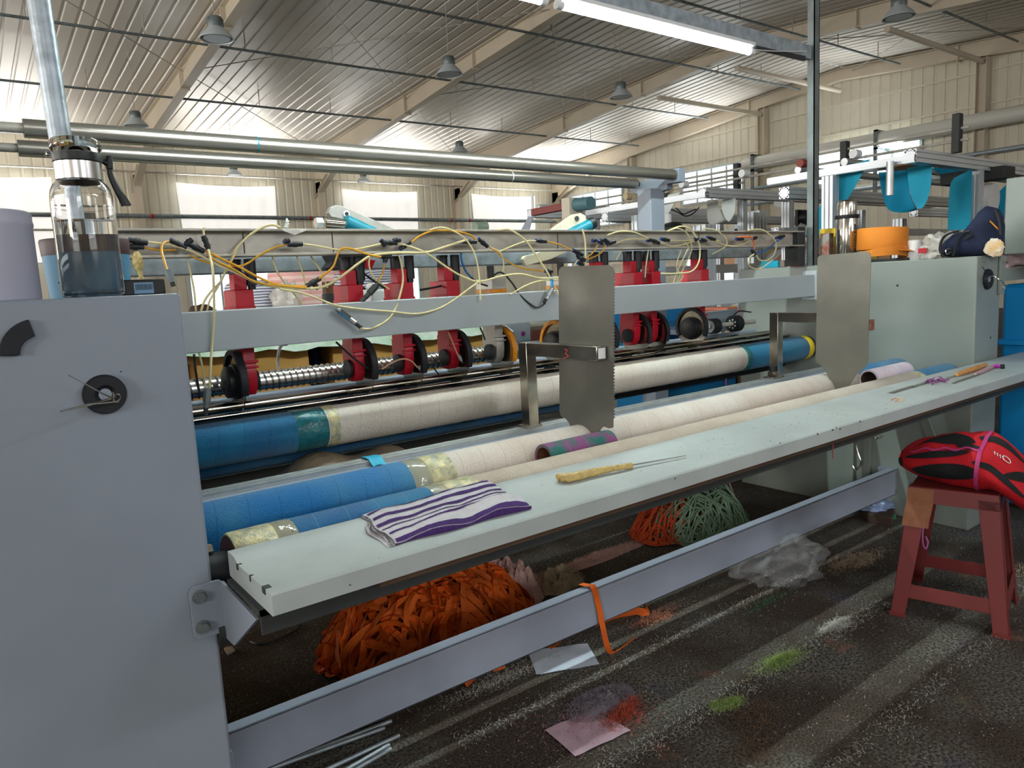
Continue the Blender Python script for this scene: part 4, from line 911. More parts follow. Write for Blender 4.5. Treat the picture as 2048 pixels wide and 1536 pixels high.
for p in fine:
    row = []
    for j in range(13):
        ph = math.pi*j/12; s_, c_ = math.sin(ph)**.7, math.cos(ph); w_ = cen+(p-cen)*s_; w_.x = Xc-.105*c_*(1 if abs(c_) < .99 else .98)
        nz = NZ.noise(w_*16)*.014+NZ.noise(w_*35)*.006; w_ += V(nz*c_-nz*.3, nz*s_, nz*s_*.7); w_.z = max(w_.z, ZR_+.001); row.append(w_)
    rows.append(row)
MB().grid(rows).build('cloth_body', NAVY, t)
blob('olive_pocket', at(1942, 468, X=3.88), (V(.05, 0, 0), V(0, .055, -.03), V(0, .01, .028)), OLIVE, t, .3, 2, seed=4)
for pts in ([(1918, 476), (1912, 492), (1906, 512)], [(1918, 476), (1928, 466), (1940, 462)], [(1888, 514), (1880, 500), (1884, 480), (1896, 468), (1916, 462)], [(1990, 420), (1998, 445), (2000, 470)], [(1930, 480), (1936, 476), (1945, 470)]):
    MB().tube(cr([at(a, b1, X=3.815) for a, b1 in pts]), .006, 6).build('strap', BLACK, t)
MB().tube(cr([at(1901, 497, X=3.81), at(1892, 500, X=3.80), at(1894, 508, X=3.80), at(1903, 503, X=3.80)]), .003, 6).build('buckle', CHROME, t)
blob('white_patch', at(1988, 496, X=3.835), (V(.012, 0, 0), V(0, .034, .02), V(0, -.02, .036)), mat('white_yellow_print', rgb(222, 222, 216), .6, 0, .9, 12, c2=rgb(214, 160, 40)), t, .2, 2, seed=2)
MB().tube(cr([at(1980, 442, X=3.82), at(1990, 452, X=3.815), at(1998, 460, X=3.82)]), .003, 6).build('orange_trim', ORG, t)
def pack(name, px0, px1, py0, py1, X, dep, m, label, cat, top=None, m2=None, grp=None):
    a, b1 = at(px0, py1, X=X), at(px1, py0, X=X); z0 = ZR_
    t = thing(name, label, cat, ((X+X+dep)/2, (a.y+b1.y)/2, z0), grp)
    y0, y1 = min(a.y, b1.y), max(a.y, b1.y); z1 = b1.z
    MB().box(X, X+dep, y0, y1, z0, z1 if not top else z1-top).build('pack_body', m, t, bevel=.003)
    if top: MB().box(X, X+dep, y0-.01, y1+.01, z1-top, z1).build('pack_top', m2, t, bevel=.002)
    return t
t = pack('snack_packet', 1580, 1603, 492, 530, 3.92, .03, RED, 'red packet with a yellow top at the rear of the right housing', 'packet', .016, YEL)
lg = MB(); p = at(1590, 513, X=3.919)
for i in range(12): a = math.tau*i/12; c2_ = math.tau*(i+1)/12; lg.bar(p+V(0, .012*math.cos(a), .008*math.sin(a)), p+V(0, .012*math.cos(c2_), .008*math.sin(c2_)), .001, .0015)
for i in range(4): lg.box(3.918, 3.92, p.y-.028+.011*i, p.y-.021+.011*i, ZR_+.012, ZR_+.020)
lg.build('pack_print', mat('gold_print', rgb(222, 180, 130), .4), t)
pack('blue_box', 1522, 1556, 521, 535, 3.90, .08, BLUEN, 'flat light blue box beside the red packet', 'box')
pack('foil_packet', 1556, 1568, 520, 535, 3.92, .04, mat('kraft', rgb(150, 130, 116), .6), 'small brown carton between the blue box and the red packet', 'carton')
pack('yellow_crate', 1642, 1668, 456, 492, 3.98, .06, YEL, 'yellow topped blue crate behind the flask', 'crate', .05, YEL)
pack('card_rack', 1640, 1658, 466, 512, 3.88, .05, mat('card_print', rgb(170, 168, 160), .5, 0, .8, 30, c2=rgb(170, 90, 70)), 'clear rack of printed cards between the post and the flask', 'rack')
MB().box(3.985, 4.03, 2.25, 2.34, ZR_, ZR_+.06).build('blue_base', mat('blue_base', rgb(20, 90, 150), .5), bpy.data.objects['yellow_crate'])

# ------------------------------------------------------------------ things on the tray
ZT = .8170
def tz(px, py, z=ZT): return at(px, py, Z=z)
t = thing('striped_cloth', 'folded white terry cloth with purple stripes lying on the tray', 'cloth', tuple(tz(890, 1025)))
# quad corners on the tray: A left-back, B left-front, C right-front, D right-back
Aq, Bq, Cq, Dq = tz(724, 1030, ZT+.012), tz(788, 1084, ZT+.008), tz(1058, 1007, ZT+.012), tz(968, 960, ZT+.016)
TOW = mat('terry_white', rgb(236, 232, 240), .95, 0, .1, 60, .8, 330, sheen=.3); PUR = mat('terry_purple', rgb(84, 52, 128), .95, 0, .35, 200, .8, 330)
def clothp(u, v, lift=0):
    top = Aq.lerp(Dq, u); bot = Bq.lerp(Cq, u); p = top.lerp(bot, v)
    ed = min(u, 1-u, v, 1-v)
    fold = .010*math.exp(-((v-(.62+.14*u))/.05)**2)*(u > .25)*min(1, (u-.25)*3) if u > .25 else 0
    return p+V(0, 0, .006*min(1, ed*9)+fold*.6+.0035*math.sin(u*13+v*4)*(.3+v)+NZ.noise(V(u*9, v*9, 1))*.002+lift) + V(.005*math.sin(v*9), .004*math.sin(u*11), 0)
NU, NVV = 64, 40; rows = [[clothp(i/NU, j/NVV) for j in range(NVV+1)] for i in range(NU+1)]
MB().grid(rows).build('top_fold', TOW, t)
def strp(v0, v1, w0, w1, nm='purple_stripe', m=PUR, lift=.0012):
    rows = []
    for i in range(NU+1):
        u = .012+.976*i/NU; a = v0+(v1-v0)*u; w_ = w0+(w1-w0)*u
        jj = .006*NZ.noise(V(u*40, a*20, 3)); rows.append([clothp(u, a-w_/2+jj, lift), clothp(u, a, lift+.0006), clothp(u, a+w_/2+jj*.5, lift)])
    MB().grid(rows).build(nm, m, t)
strp(.09, .07, .055, .06); strp(.30, .26, .08, .09); strp(.52, .45, .09, .05); strp(.64, .56, .02, .03); strp(.78, .66, .035, .02); strp(.955, .955, .075, .085)
for k_, dz in ((1, .0045), (2, .009)):
    rows = []
    for i in range(33):
        u = i/32; rows.append([Vector((clothp(u, v).x+(-.008*k_ if u < .02 else 0), clothp(u, v).y, max(ZT+.0005, clothp(u, v).z-dz))) for v in (0, .25, .5, .75, 1.0)])
    MB().grid(rows).build('under_fold', TOW, t)
rows = [[Vector((clothp(0, v).x-.006-.003*math.sin(v*14+q_), clothp(0, v).y-.001*q_, clothp(0, v).z*(1-q_/3)+(ZT+.0005)*q_/3)) for v in [j/20 for j in range(21)]] for q_ in range(4)]
MB().grid(rows).build('grey_hem', mat('grey_hem', rgb(130, 124, 128), .9, 0, .6, 90), t)
def edge_front(): 
    return [[Vector((clothp(i/40, 1).x, clothp(i/40, 1).y-.002*math.sin(q_*1.05), clothp(i/40, 1).z*(1-q_/3)+(ZT+.0004)*q_/3)) for i in range(41)] for q_ in range(4)]
MB().grid(edge_front()).build('purple_edge', PUR, t)
t = thing('wrapped_knife', 'long thin knife with a yellow film wrapped handle lying on the tray middle', 'knife', tuple(tz(1240, 935)))
a, b1, c_ = tz(1113, 957, ZT+.010), tz(1180, 946, ZT+.011), tz(1256, 932, ZT+.009)
MB().tube(cr([a, tz(1120, 955, ZT+.012), tz(1140, 955, ZT+.012), b1, tz(1225, 937, ZT+.011), c_, tz(1262, 931, ZT+.008)], 5), [.006+.0055*math.sin(math.pi*min(.9, .12+i/26))+.0009*math.sin(i*2.1) for i in range(31)], 14).build('wrapped_handle', mat('wrapped_handle', rgb(214, 186, 118), .3, 0, .3, 90, .6, 130), t)
e0, e1 = tz(1258, 932, ZT+.007), tz(1372, 912, ZT+.004); sd = (e1-e0).cross(V(0, 0, 1)).normalized()
MB().prism([e0+sd*.004, e0-sd*.004, e1-sd*.0022, e1+sd*.0014], (0, 0, .0014)).build('blade', CHROME, t)
def tool(label, hp, bp, hm, bm_, hr=.008, cat='knife', name='wrapped_knife', bw=.008):
    t = thing(name, label, cat, tuple(tz(*hp[0])), None)
    P_ = cr([tz(a[0], a[1], ZT+hr+.001) for a in hp], 4)
    MB().tube(P_, [hr*(.75+.3*math.sin(math.pi*i/(len(P_)-1))) for i in range(len(P_))], 12).build('handle', hm, t)
    if bp:
        e = [tz(a[0], a[1], ZT+.003) for a in bp]; sd = (e[1]-e[0]).cross(V(0, 0, 1)).normalized()
        MB().prism([e[0]+sd*bw/2, e[0]-sd*bw/2, e[1]-sd*bw*.45, e[1]+sd*bw*.3], (0, 0, .0015)).build('blade', bm_, t)
    return t
tool('knife with orange wrapped handle at the right end of the tray', [(1914, 749), (1935, 742), (1958, 734), (1972, 729)], [(1925, 746), (1880, 762)], mat('orange_wrap', rgb(232, 160, 70), .25, 0, .3, 90, .5, 130), STAIN, .010)
tool('knife with pink taped handle right of the orange one', [(1950, 748), (1970, 740), (1988, 732)], [(1958, 748), (1905, 766)], mat('pink_wrap', rgb(206, 160, 160), .4, 0, .3, 60), STAIN, .007, bw=.012)
tool('marker pen with black cap and magenta body at the tray end', [(1984, 733), (1994, 732), (2003, 733)], None, mat('magenta', rgb(190, 70, 180), .4), STAIN, .008, 'pen', 'marker_pen')
MB().cyl(tz(2001, 733, ZT+.010), tz(2009, 733, ZT+.010), .010, seg=16).build('cap', BLACK, bpy.data.objects['marker_pen'])
t = thing('thread_snips', 'grey blade with a knot of purple thread, left of the orange knife on the tray', 'snips', tuple(tz(1820, 775)))
for a, b1, w_ in (((1782, 786), (1828, 772), .018), ((1826, 774), (1862, 762), .016), ((1862, 762), (1880, 760), .008)):
    e = [tz(a[0], a[1], ZT+.0015), tz(b1[0], b1[1], ZT+.0015)]; sd = (e[1]-e[0]).cross(V(0, 0, 1)).normalized()
    MB().prism([e[0]+sd*w_/2, e[0]-sd*w_/2, e[1]-sd*w_/2, e[1]+sd*w_/2], (0, 0, .002)).build('blade', STAIN, t)
for pts in ([(1850, 764), (1862, 758), (1872, 764), (1884, 762), (1898, 760)], [(1846, 756), (1856, 760), (1866, 768), (1876, 758), (1892, 764)], [(1862, 762), (1868, 756), (1880, 754), (1890, 762)]):
    MB().tube(cr([tz(a, b1, ZT+.006) for a, b1 in pts]), .0022, 6).build('thread', mat('purple_thread', rgb(150, 60, 140), .8), t)
def scatter(name, label, cat, fn, n_, m, L_=.012, r=.0004, seed=1, zmax=.006, kind='stuff', parent=None):
    random.seed(seed); mb = MB()
    for _ in range(n_):
        p = fn(); a = random.uniform(0, math.tau); l_ = random.uniform(.3, 1)*L_; d = V(math.cos(a), math.sin(a), random.uniform(-.1, .6))*l_; pr_ = V(-math.sin(a), math.cos(a), 0)*r
        q_ = p+d*.5+V(random.uniform(-1, 1), random.uniform(-1, 1), .5)*l_*.25; e = p+d
        q_.z = max(q_.z, p.z); e.z = max(e.z, p.z)
        mb.add([p-pr_, p+pr_, q_+pr_, q_-pr_, e], [(0, 1, 2, 3), (3, 2, 4)])
    o = mb.build(name, m, parent, flat=True); tag(o, label, cat, None, kind); return o
def tray_pt():
    x = random.uniform(1.3, 3.6) if random.random() < .85 else random.uniform(.5, 1.3); return V(x, random.choice((random.uniform(1.18, 1.33), random.gauss(1.345, .008), random.uniform(1.17, 1.4))), ZT)
scatter('tray_fibres', 'grey and brown fibre scraps strewn over the tray', 'lint', tray_pt, 260, mat('fibre_dark', rgb(84, 90, 92), .9), .010, .0006, 3)
scatter('tray_lint', 'pale lint specks strewn over the tray', 'lint', tray_pt, 520, mat('fibre_pale', rgb(214, 212, 196), .9), .009, .0007, 4)
t = thing('thread_scrap', 'small pink and yellow thread scrap on the tray below the snips', 'thread', tuple(tz(1795, 800)))
for pts, m in (([(1782, 800), (1790, 796), (1798, 800), (1790, 803)], mat('thread_pink', rgb(226, 150, 130), .8)), ([(1796, 797), (1806, 795), (1804, 801), (1797, 802)], mat('thread_yellow', rgb(222, 206, 150), .8))):
    MB().tube(cr([tz(a, b1, ZT+.002) for a, b1 in pts]), .0016, 6).build('thread', m, t)
t = thing('hanging_thread', 'short red thread hanging from the tray edge', 'thread', (3.0, 1.163, .77))
MB().tube([at(1667, 888, Y=1.163), at(1665, 900, Y=1.163), at(1666, 917, Y=1.163)], .0014, 6).build('thread', mat('red_thread', rgb(170, 50, 70), .8), t)

# ------------------------------------------------------------------ stool with tied cushion
SC = V(2.885, 1.125, 0); ua = V(.09, -.34, 0).normalized(); va = V(.34, .09, 0).normalized(); HS = .490
t = thing('plastic_stool', 'dark red plastic stool with taped corner at the right', 'stool', tuple(SC))
def sp(u, v, z): return SC+ua*u+va*v+V(0, 0, z)
def hw(z): return .138+(.186-.138)*(1-z/HS)
for su in (-1, 1):
    for sv in (-1, 1):
        z0, z1 = 0.0, HS-.02; h0, h1 = hw(z0), hw(z1); w0, w1 = .048, .066; th_ = .004
        for ax_ in (0, 1):   # two walls of the angle-section leg
            def q_(h, w_, z, o): 
                a = h-o; return (sp(su*a, sv*(h-w_), z), sp(su*a, sv*h, z)) if ax_ == 0 else (sp(su*(h-w_), sv*a, z), sp(su*h, sv*a, z))
            pts = []
            for o_ in (0, th_):
                for (h, w_, z) in ((h0, w0, z0), (h1, w1, z1)): pts += list(q_(h, w_, z, o_))
            mb = MB().add(pts, [(0, 1, 3, 2), (4, 6, 7, 5), (0, 4, 5, 1), (2, 3, 7, 6), (0, 2, 6, 4), (1, 5, 7, 3)])
            if ax_ == 0: leg = mb.build('leg', STOOL, t, bevel=.0015)
            else: mb.build('leg_side', STOOL, leg, bevel=.0015)
        MB().prism([sp(su*(h0+.004), sv*(h0+.004), 0), sp(su*(h0-.052), sv*(h0+.004), 0), sp(su*(h0-.052), sv*(h0-.002), 0), sp(su*(h0-.002), sv*(h0-.002), 0), sp(su*(h0-.002), sv*(h0-.052), 0), sp(su*(h0+.004), sv*(h0-.052), 0)], (0, 0, .014)).build('foot_lip', STOOL, leg, bevel=.001)
for sgn in (-1, 1):
    for ax_ in (0, 1):
        z0 = .105 if ax_ == 1 or True else .12
        for zz, hh in ((.075, .052),):
            ha, hb = hw(zz)-.002, hw(zz+hh)-.002; e = .03
            A_ = lambda h, s_, z: sp(s_*(h-e), sgn*h, z) if ax_ == 0 else sp(sgn*h, s_*(h-e), z)
            pts = [A_(ha, -1, zz), A_(ha, 1, zz), A_(hb, 1, zz+hh), A_(hb, -1, zz+hh)]
            off = (va if ax_ == 0 else ua)*(-sgn*.004)
            MB().prism(pts, off).build('cross_brace', STOOL, t, bevel=.001)
        ha, hb = hw(HS-.055), hw(HS); A_ = lambda h, s_, z: sp(s_*h, sgn*h, z) if ax_ == 0 else sp(sgn*h, s_*h, z)
        off = (va if ax_ == 0 else ua)*(-sgn*.004)
        MB().prism([A_(ha, -1, HS-.055), A_(ha, 1, HS-.055), A_(hb, 1, HS), A_(hb, -1, HS)], off).build('apron', STOOL, t, bevel=.001)
h_ = hw(HS); MB().prism([sp(-h_, -h_, HS-.006), sp(h_, -h_, HS-.006), sp(h_, h_, HS-.006), sp(-h_, h_, HS-.006)], (0, 0, .008)).build('seat', STOOL, t, bevel=.003)
# clear tape round the left corner
tp_ = mat('brown_tape', rgb(176, 120, 92), .1, 0, .2, 30, .4, 24, alpha=.75)
rows = []
for z in [HS-.002-i*.018 for i in range(9)]:
    h2 = hw(z)+.0035+.0015*math.sin(z*300); rows.append([sp(-h2+.085, -h2, z), sp(-h2+.04, -h2-.001, z), sp(-h2-.001, -h2-.001, z), sp(-h2-.001, -h2+.04, z+.003), sp(-h2, -h2+.075, z+.002)])
MB().grid(rows).build('tape_wrap', tp_, t)
MB().tube(cr([sp(-.12, .12, HS-.10), sp(-.13, .115, .22), sp(-.12, .12, .17), sp(-.11, .11, .20), sp(-.12, .125, .22)]), .003, 6).build('pink_string', PINKP, t)
t = thing('tied_cushion', 'folded red and black padded garment tied with pink ribbon on the stool', 'cushion', tuple(sp(.03, 0, HS)))
CR = mat('red_jersey', rgb(196, 18, 34), .8, 0, .15, 8, .3, 200); CB = mat('black_jersey', rgb(22, 24, 28), .85, 0, .2, 8, .3, 200)
def cush(a, b1, off=0):
    # a: 0..2pi round the long axis, b1: -1..1 along it
    L_ = .235; s_ = (max(0, 1-abs(b1)**2.6))**.5
    r1, r2 = .160*s_, .098*s_*(1+.2*b1)
    w_ = .012*math.sin(a*5+b1*5)*s_*.35+NZ.noise(V(math.cos(a)*2, b1*3, math.sin(a)*2))*.012
    u = .035+b1*L_; droop = -.19*max(0, b1-.30)**1.2*(1 if math.sin(a) < .9 else .9)
    p = sp(u, 0, HS+.070+.018*math.cos(b1*1.5))+va*(math.cos(a)*(r1+off+w_))+V(0, 0, math.sin(a)*(r2+off+w_)*(1 if math.sin(a) > 0 else .92)+droop)
    if -.55 < b1 < .28: p.z = max(p.z, HS+.004-off)
    return p
NA, NB = 48, 40
MB().grid([[cush(math.tau*i/NA, -1+2*j/NB) for j in range(NB+1)] for i in range(NA+1)]).build('red_padding', CR, t)
def panel(ca, cb, ra, rb_, tilt, nm='black_panel'):
    rows = []
    for i in range(15):
        v = -1+2*i/14; row = []
        for j in range(7):
            u = (-1+2*j/6)*math.sqrt(max(0, 1-v*v)); row.append(cush(ca+ra*u+tilt*v, cb+rb_*v, .0025))
        rows.append(row)
    MB().grid(rows).build(nm, CB, t)
PI = math.pi
# camera looks from -v side (angle near pi); top is pi/2
panel(3.35, -.28, .38, .46, -.12); panel(2.62, -.40, .14, .46, -.10); panel(1.95, -.30, .20, .40, .1); panel(2.28, .02, .16, .18, .1); panel(3.05, .44, .13, .36, .2); panel(1.85, .45, .18, .34, .0); panel(2.5, .72, .16, .26, -.5); panel(3.2, -.93, .5, .05, .0)
def band(b0, tw, w_, nm='pink_ribbon', a0=0, a1=math.tau):
    rows = []
    for i in range(33):
        a = a0+(a1-a0)*i/32; c_ = b0+tw*math.cos(a-.5); rows.append([cush(a, c_-w_, .004), cush(a, c_+w_, .004)])
    MB().grid(rows).build(nm, mat('pink_ribbon_m', rgb(206, 70, 140), .45, 0, .2, 60, alpha=.9), t)
band(.20, .06, .028)
rows = [[cush(2.35+.06*math.sin(i), -.78+i*.045, .0035), cush(2.44+.06*math.sin(i), -.78+i*.045, .0035)] for i in range(22)]
MB().grid(rows).build('pink_ribbon', mat('pink_ribbon_m', rgb(206, 70, 140), .45), t)
lg = MB()
for i in range(4): 
    b0 = .34+.035*i; lg.tube([cush(2.45+.0*i, b0, .004), cush(2.40, b0+.012, .004), cush(2.50, b0+.018, .004)], .0014, 5)
rows = cr([cush(2.42+.07*math.cos(q_), .50+.05*math.sin(q_), .004) for q_ in [k_*.8 for k_ in range(9)]], 3); lg.tube(rows, .0014, 5); lg.build('white_logo', WHITEP, t)

# ------------------------------------------------------------------ floor clutter
def fl(px, py, z=0): return at(px, py, Z=z)
t = thing('steel_rods', '', '')
bpy.data.objects.remove(t)
RODS = [((500, 1536), (767, 1434), 'thin steel rod on the floor, topmost of the bundle by the lower rail'), ((540, 1536), (782, 1442), 'second steel rod from the rail, longest of the bundle'), ((600, 1516), (768, 1456), 'short steel rod lying close under the second one'),
        ((640, 1545), (798, 1471), 'steel rod at the middle of the floor bundle, first of the lower three'), ((700, 1536), (778, 1490), 'steel rod in the lower group, middle one'), ((690, 1550), (781, 1498), 'steel rod nearest the camera in the floor bundle')]
for a, b1, lb_ in RODS:
    p, q_ = fl(*a, .009), fl(*b1, .009); d = (q_-p).normalized(); p = p-d*.25
    t = thing('steel_rod', lb_, 'rod', tuple((p+q_)/2), 'steel rods on the floor'); MB().cyl(p, q_, .0062, seg=14).build('rod_shaft', GALV, t); MB().cyl(q_-d*.0, q_+d*.002, .0045, seg=12).build('rod_end', STEEL, t)
for pts, lb_, m in (([(1055, 1303), (1175, 1287), (1199, 1330), (1073, 1350)], 'white label sheet with tiny dark specks on the floor below the rail', PAPER), ([(1090, 1460), (1185, 1420), (1262, 1462), (1150, 1514)], 'pinkish white paper sheet half buried in lint', mat('pink_paper', rgb(206, 176, 190), .8, 0, .15, 20))):
    t = thing('paper_sheet', lb_, 'paper', tuple(fl(*pts[0])), None)
    c4 = [fl(*p, .003) for p in pts]; rows = [[c4[0].lerp(c4[1], i/12).lerp(c4[3].lerp(c4[2], i/12), j/8)+V(0, 0, .003*abs(math.sin(i*.5+j*.3))) for j in range(9)] for i in range(13)]
    MB().grid(rows).build('sheet', m, t)
# ribbons
def ribbon(mb, path, w_, tw=None, m_=None):
    P_ = cr(path, 5); rows = []
    for i, p in enumerate(P_):
        d = (P_[min(i+1, len(P_)-1)]-P_[max(0, i-1)]).normalized(); s_ = d.cross(V(0, 0, 1)); s_ = s_.normalized() if s_.length > .05 else V(1, 0, 0); nrm = s_.cross(d)
        a = (tw[0]+(tw[1]-tw[0])*i/len(P_)) if tw else 0; e = s_*math.cos(a)+nrm*math.sin(a); row = [p-e*w_/2, p+e*w_/2]
        for r_ in row: r_.z = max(r_.z, .001)
        rows.append(row)
    mb.grid(rows)
random.seed(21); mb = MB()
def mound(c, rx, ry, h, u, v):  # u,v in disc
    r = math.hypot(u, v); return V(c[0]+rx*u, c[1]+ry*v, max(0.004, h*(1-r**2)**.8 if r < 1 else 0.004))
PC = (1.30, 2.33)
for k_ in range(260):
    th_ = random.uniform(0, math.tau); r = random.random()**.6; u0, v0 = r*math.cos(th_), r*math.sin(th_); dr = random.uniform(0, math.tau); cu = random.uniform(-1.3, 1.3); path = []
    lift = random.uniform(0, .035)
    for s_ in range(9):
        path.append(mound(PC, .44, .27, .24, u0, v0)+V(0, 0, lift+.015*math.sin(s_*1.3+k_))); dr += cu*.35+random.uniform(-.4, .4); u0 += .13*math.cos(dr); v0 += .13*math.sin(dr)*1.3
        rr = math.hypot(u0, v0)
        if rr > 1: u0, v0 = u0/rr, v0/rr; dr += 1.5
    ribbon(mb, path, random.uniform(.018, .030), (random.uniform(-1.5, 1.5), random.uniform(-1.5, 1.5)))
o = mb.build('ribbon_pile', RIBB); tag(o, 'tangled pile of orange selvedge strips on the floor behind the lower rail', 'ribbon', None, 'stuff')
# inner mass so that the pile is not see-through
def lump(name, c, rx, ry, h, m, label, cat='lint', seg=(40, 14), nz=.25, sc=5, seed=0, kind='stuff', parent=None):
    rows = []
    for i in range(seg[0]+1):
        a = math.tau*i/seg[0]; row = []
        for j in range(seg[1]+1):
            r = j/seg[1]; x, y = c[0]+rx*r*math.cos(a), c[1]+ry*r*math.sin(a); n1 = NZ.noise(V(x*sc+seed, y*sc, 0)); n2 = NZ.noise(V(x*sc*4, y*sc*4, seed)); n3 = NZ.noise(V(x*sc*14, y*sc*14, seed))
            ee = 1+.25*NZ.noise(V(math.cos(a)*1.5, math.sin(a)*1.5, seed)); z = h*max(0, 1-r*r)**.7*(1+nz*1.5*n1+nz*n2+nz*.45*n3)
            row.append(V(c[0]+(x-c[0])*ee, c[1]+(y-c[1])*ee, max(.0005, z)))
        rows.append(row)
    o = MB().grid(rows).build(name, m, parent)
    if parent is None: tag(o, label, cat, None, kind)
    return o
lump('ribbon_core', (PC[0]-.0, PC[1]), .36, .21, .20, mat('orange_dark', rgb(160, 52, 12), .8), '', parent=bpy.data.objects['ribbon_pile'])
def fuzz(o_name, label, cat, c, rx, ry, h, m, n_, L_=.02, r=.0005, seed=1):
    rs = random.Random(seed*13+1); subs = []
    for _ in range(7): a = rs.uniform(0, math.tau); q_ = rs.random()**.7*.8; subs.append((c[0]+rx*q_*math.cos(a), c[1]+ry*q_*math.sin(a), rs.uniform(.18, .5)))
    def fn():
        if h > .02:
            a = random.uniform(0, math.tau); q_ = random.random()**.5; return V(c[0]+rx*q_*math.cos(a), c[1]+ry*q_*math.sin(a), h*max(0, 1-q_*q_)**.7*random.uniform(.85, 1.0)+.001)
        sx, sy, sr = random.choice(subs); dx, dy = random.gauss(0, 1), random.gauss(0, 1)
        return V(sx+rx*sr*dx, sy+ry*sr*dy, h*math.exp(-(dx*dx+dy*dy)/2)*random.random()+.001)
    return scatter(o_name, label, cat, fn, n_, m, L_, r, seed)
LP = mat('lint_pink', rgb(222, 176, 172), .95, 0, .3, 30, .9, 160, c2=rgb(240, 200, 190)); LB = mat('lint_beige', rgb(206, 184, 156), .95, 0, .3, 30, .9, 160); LGN = mat('lint_green', rgb(168, 196, 110), .95, 0, .3, 40, .9, 160)
LGY = mat('lint_grey', rgb(150, 140, 150), .95, 0, .3, 40, .9, 160); LOR = mat('lint_orange', rgb(214, 96, 70), .95, 0, .35, 40, .9, 160); LBR = mat('lint_brown', rgb(120, 96, 76), .95, 0, .3, 40, .9, 160); LW = mat('lint_white', rgb(220, 220, 212), .95, 0, .2, 40, .9, 160)
def tuft(name, label, c, rx, ry, h, m, n_, L_=.018, k=.7, seed=1, r=.0006):
    o = fuzz(name, label, 'lint', c, rx, ry, h*1.1, m, n_, L_, r, seed)
    if k: lump('lint_core', c, rx*k, ry*k, h, m, '', seed=seed, nz=.6, sc=12, parent=o)
    return o
tuft('pink_lint_heap', 'fluffy pink lint heap against the right side of the orange strips', (1.70, 2.38), .17, .17, .13, LP, 1600, .024, .9, 2)
tuft('beige_lint_heap', 'fluffy beige lint heap right of the pink lint', (1.93, 2.33), .14, .11, .06, LB, 1200, .022, .85, 4)
tuft('pink_lint_ridge', 'long low ridge of pinkish lint behind the lower rail', (2.26, 2.42), .38, .05, .028, LP, 1800, .02, .8, 7)
tuft('green_lint', 'yellow green lint tuft on the bright floor line, upper one', (2.06, 1.33), .11, .04, .016, LGN, 1500, .02, 0, 8)
tuft('green_lint', 'yellow green lint tuft on the bright floor line, lower one', (1.72, 1.30), .06, .03, .014, LGN, 900, .02, 0, 9)
tuft('green_lint', 'green lint curl beside the plastic bag on the floor', (2.42, 1.62), .14, .02, .008, mat('lint_green2', rgb(90, 140, 100), .95, 0, .3, 40, .9, 160), 420, .016, 0, 19)
tuft('brown_lint', 'flat brown lint patch below the lower green tuft', (1.73, 1.21), .10, .06, .006, LBR, 700, .018, 0, 11)
tuft('brown_lint', 'flat brown lint patch nearest the camera', (1.60, 1.10), .12, .08, .006, LBR, 700, .018, 0, 12)
tuft('grey_lint_heap', 'grey lilac lint heap on the pinkish paper', (1.44, 1.55), .13, .07, .03, LGY, 2600, .02, .6, 13)
tuft('red_lint', 'reddish lint smear on the pinkish paper', (1.46, 1.48), .10, .05, .018, LOR, 2200, .018, 0, 14)
tuft('pink_fluff', 'thin pinkish fluff around the pinkish paper', (1.38, 1.50), .20, .11, .008, mat('lint_rose', rgb(190, 130, 140), .95), 900, .016, 0, 16)
tuft('white_lint', 'thin white lint layer left of the white label sheet', (1.33, 1.88), .32, .06, .006, LW, 1800, .014, 0, 17)
tuft('salmon_lint', 'thin salmon fluff by the crumpled orange strip', (2.0, 1.83), .16, .06, .006, mat('lint_salmon', rgb(230, 160, 130), .95), 900, .014, 0, 27)
tuft('beige_lint_heap', 'beige lint drift left of the stool', (3.05, 1.60), .20, .06, .012, LB, 2400, .02, 0, 18)
tuft('white_lint', 'white lint tuft by the front left foot of the stool', (2.42, 1.34), .08, .03, .010, LW, 1200, .018, 0, 20)
tuft('beige_lint_heap', 'pale lint drift seen under the stool', (3.35, 1.05), .30, .14, .010, LB, 1800, .02, 0, 21)
def floor_pt():
    x = random.uniform(.5, 4.2); return V(x, random.uniform(.7, 2.9), .001)
scatter('floor_fibres', 'pale fibres strewn all over the floor', 'lint', floor_pt, 6500, LW, .012, .0006, 31); scatter('floor_dark_fibres', 'dark brown fibres strewn all over the floor', 'lint', floor_pt, 5500, mat('fibre_floor', rgb(60, 50, 44), .9), .012, .0008, 32)
def leak_pt():
    y0 = random.choice((1.316, 1.316, .938, 1.68)); return V(random.uniform(1.0, 2.75), random.gauss(y0, .02), .001)  # pale lint also paints the light leaks between tray and rollers
scatter('light_leak_lint', 'pale lint strewn in thin lines to brighten the light leaks on the floor', 'lint', leak_pt, 3800, LW, .014, .0006, 33)
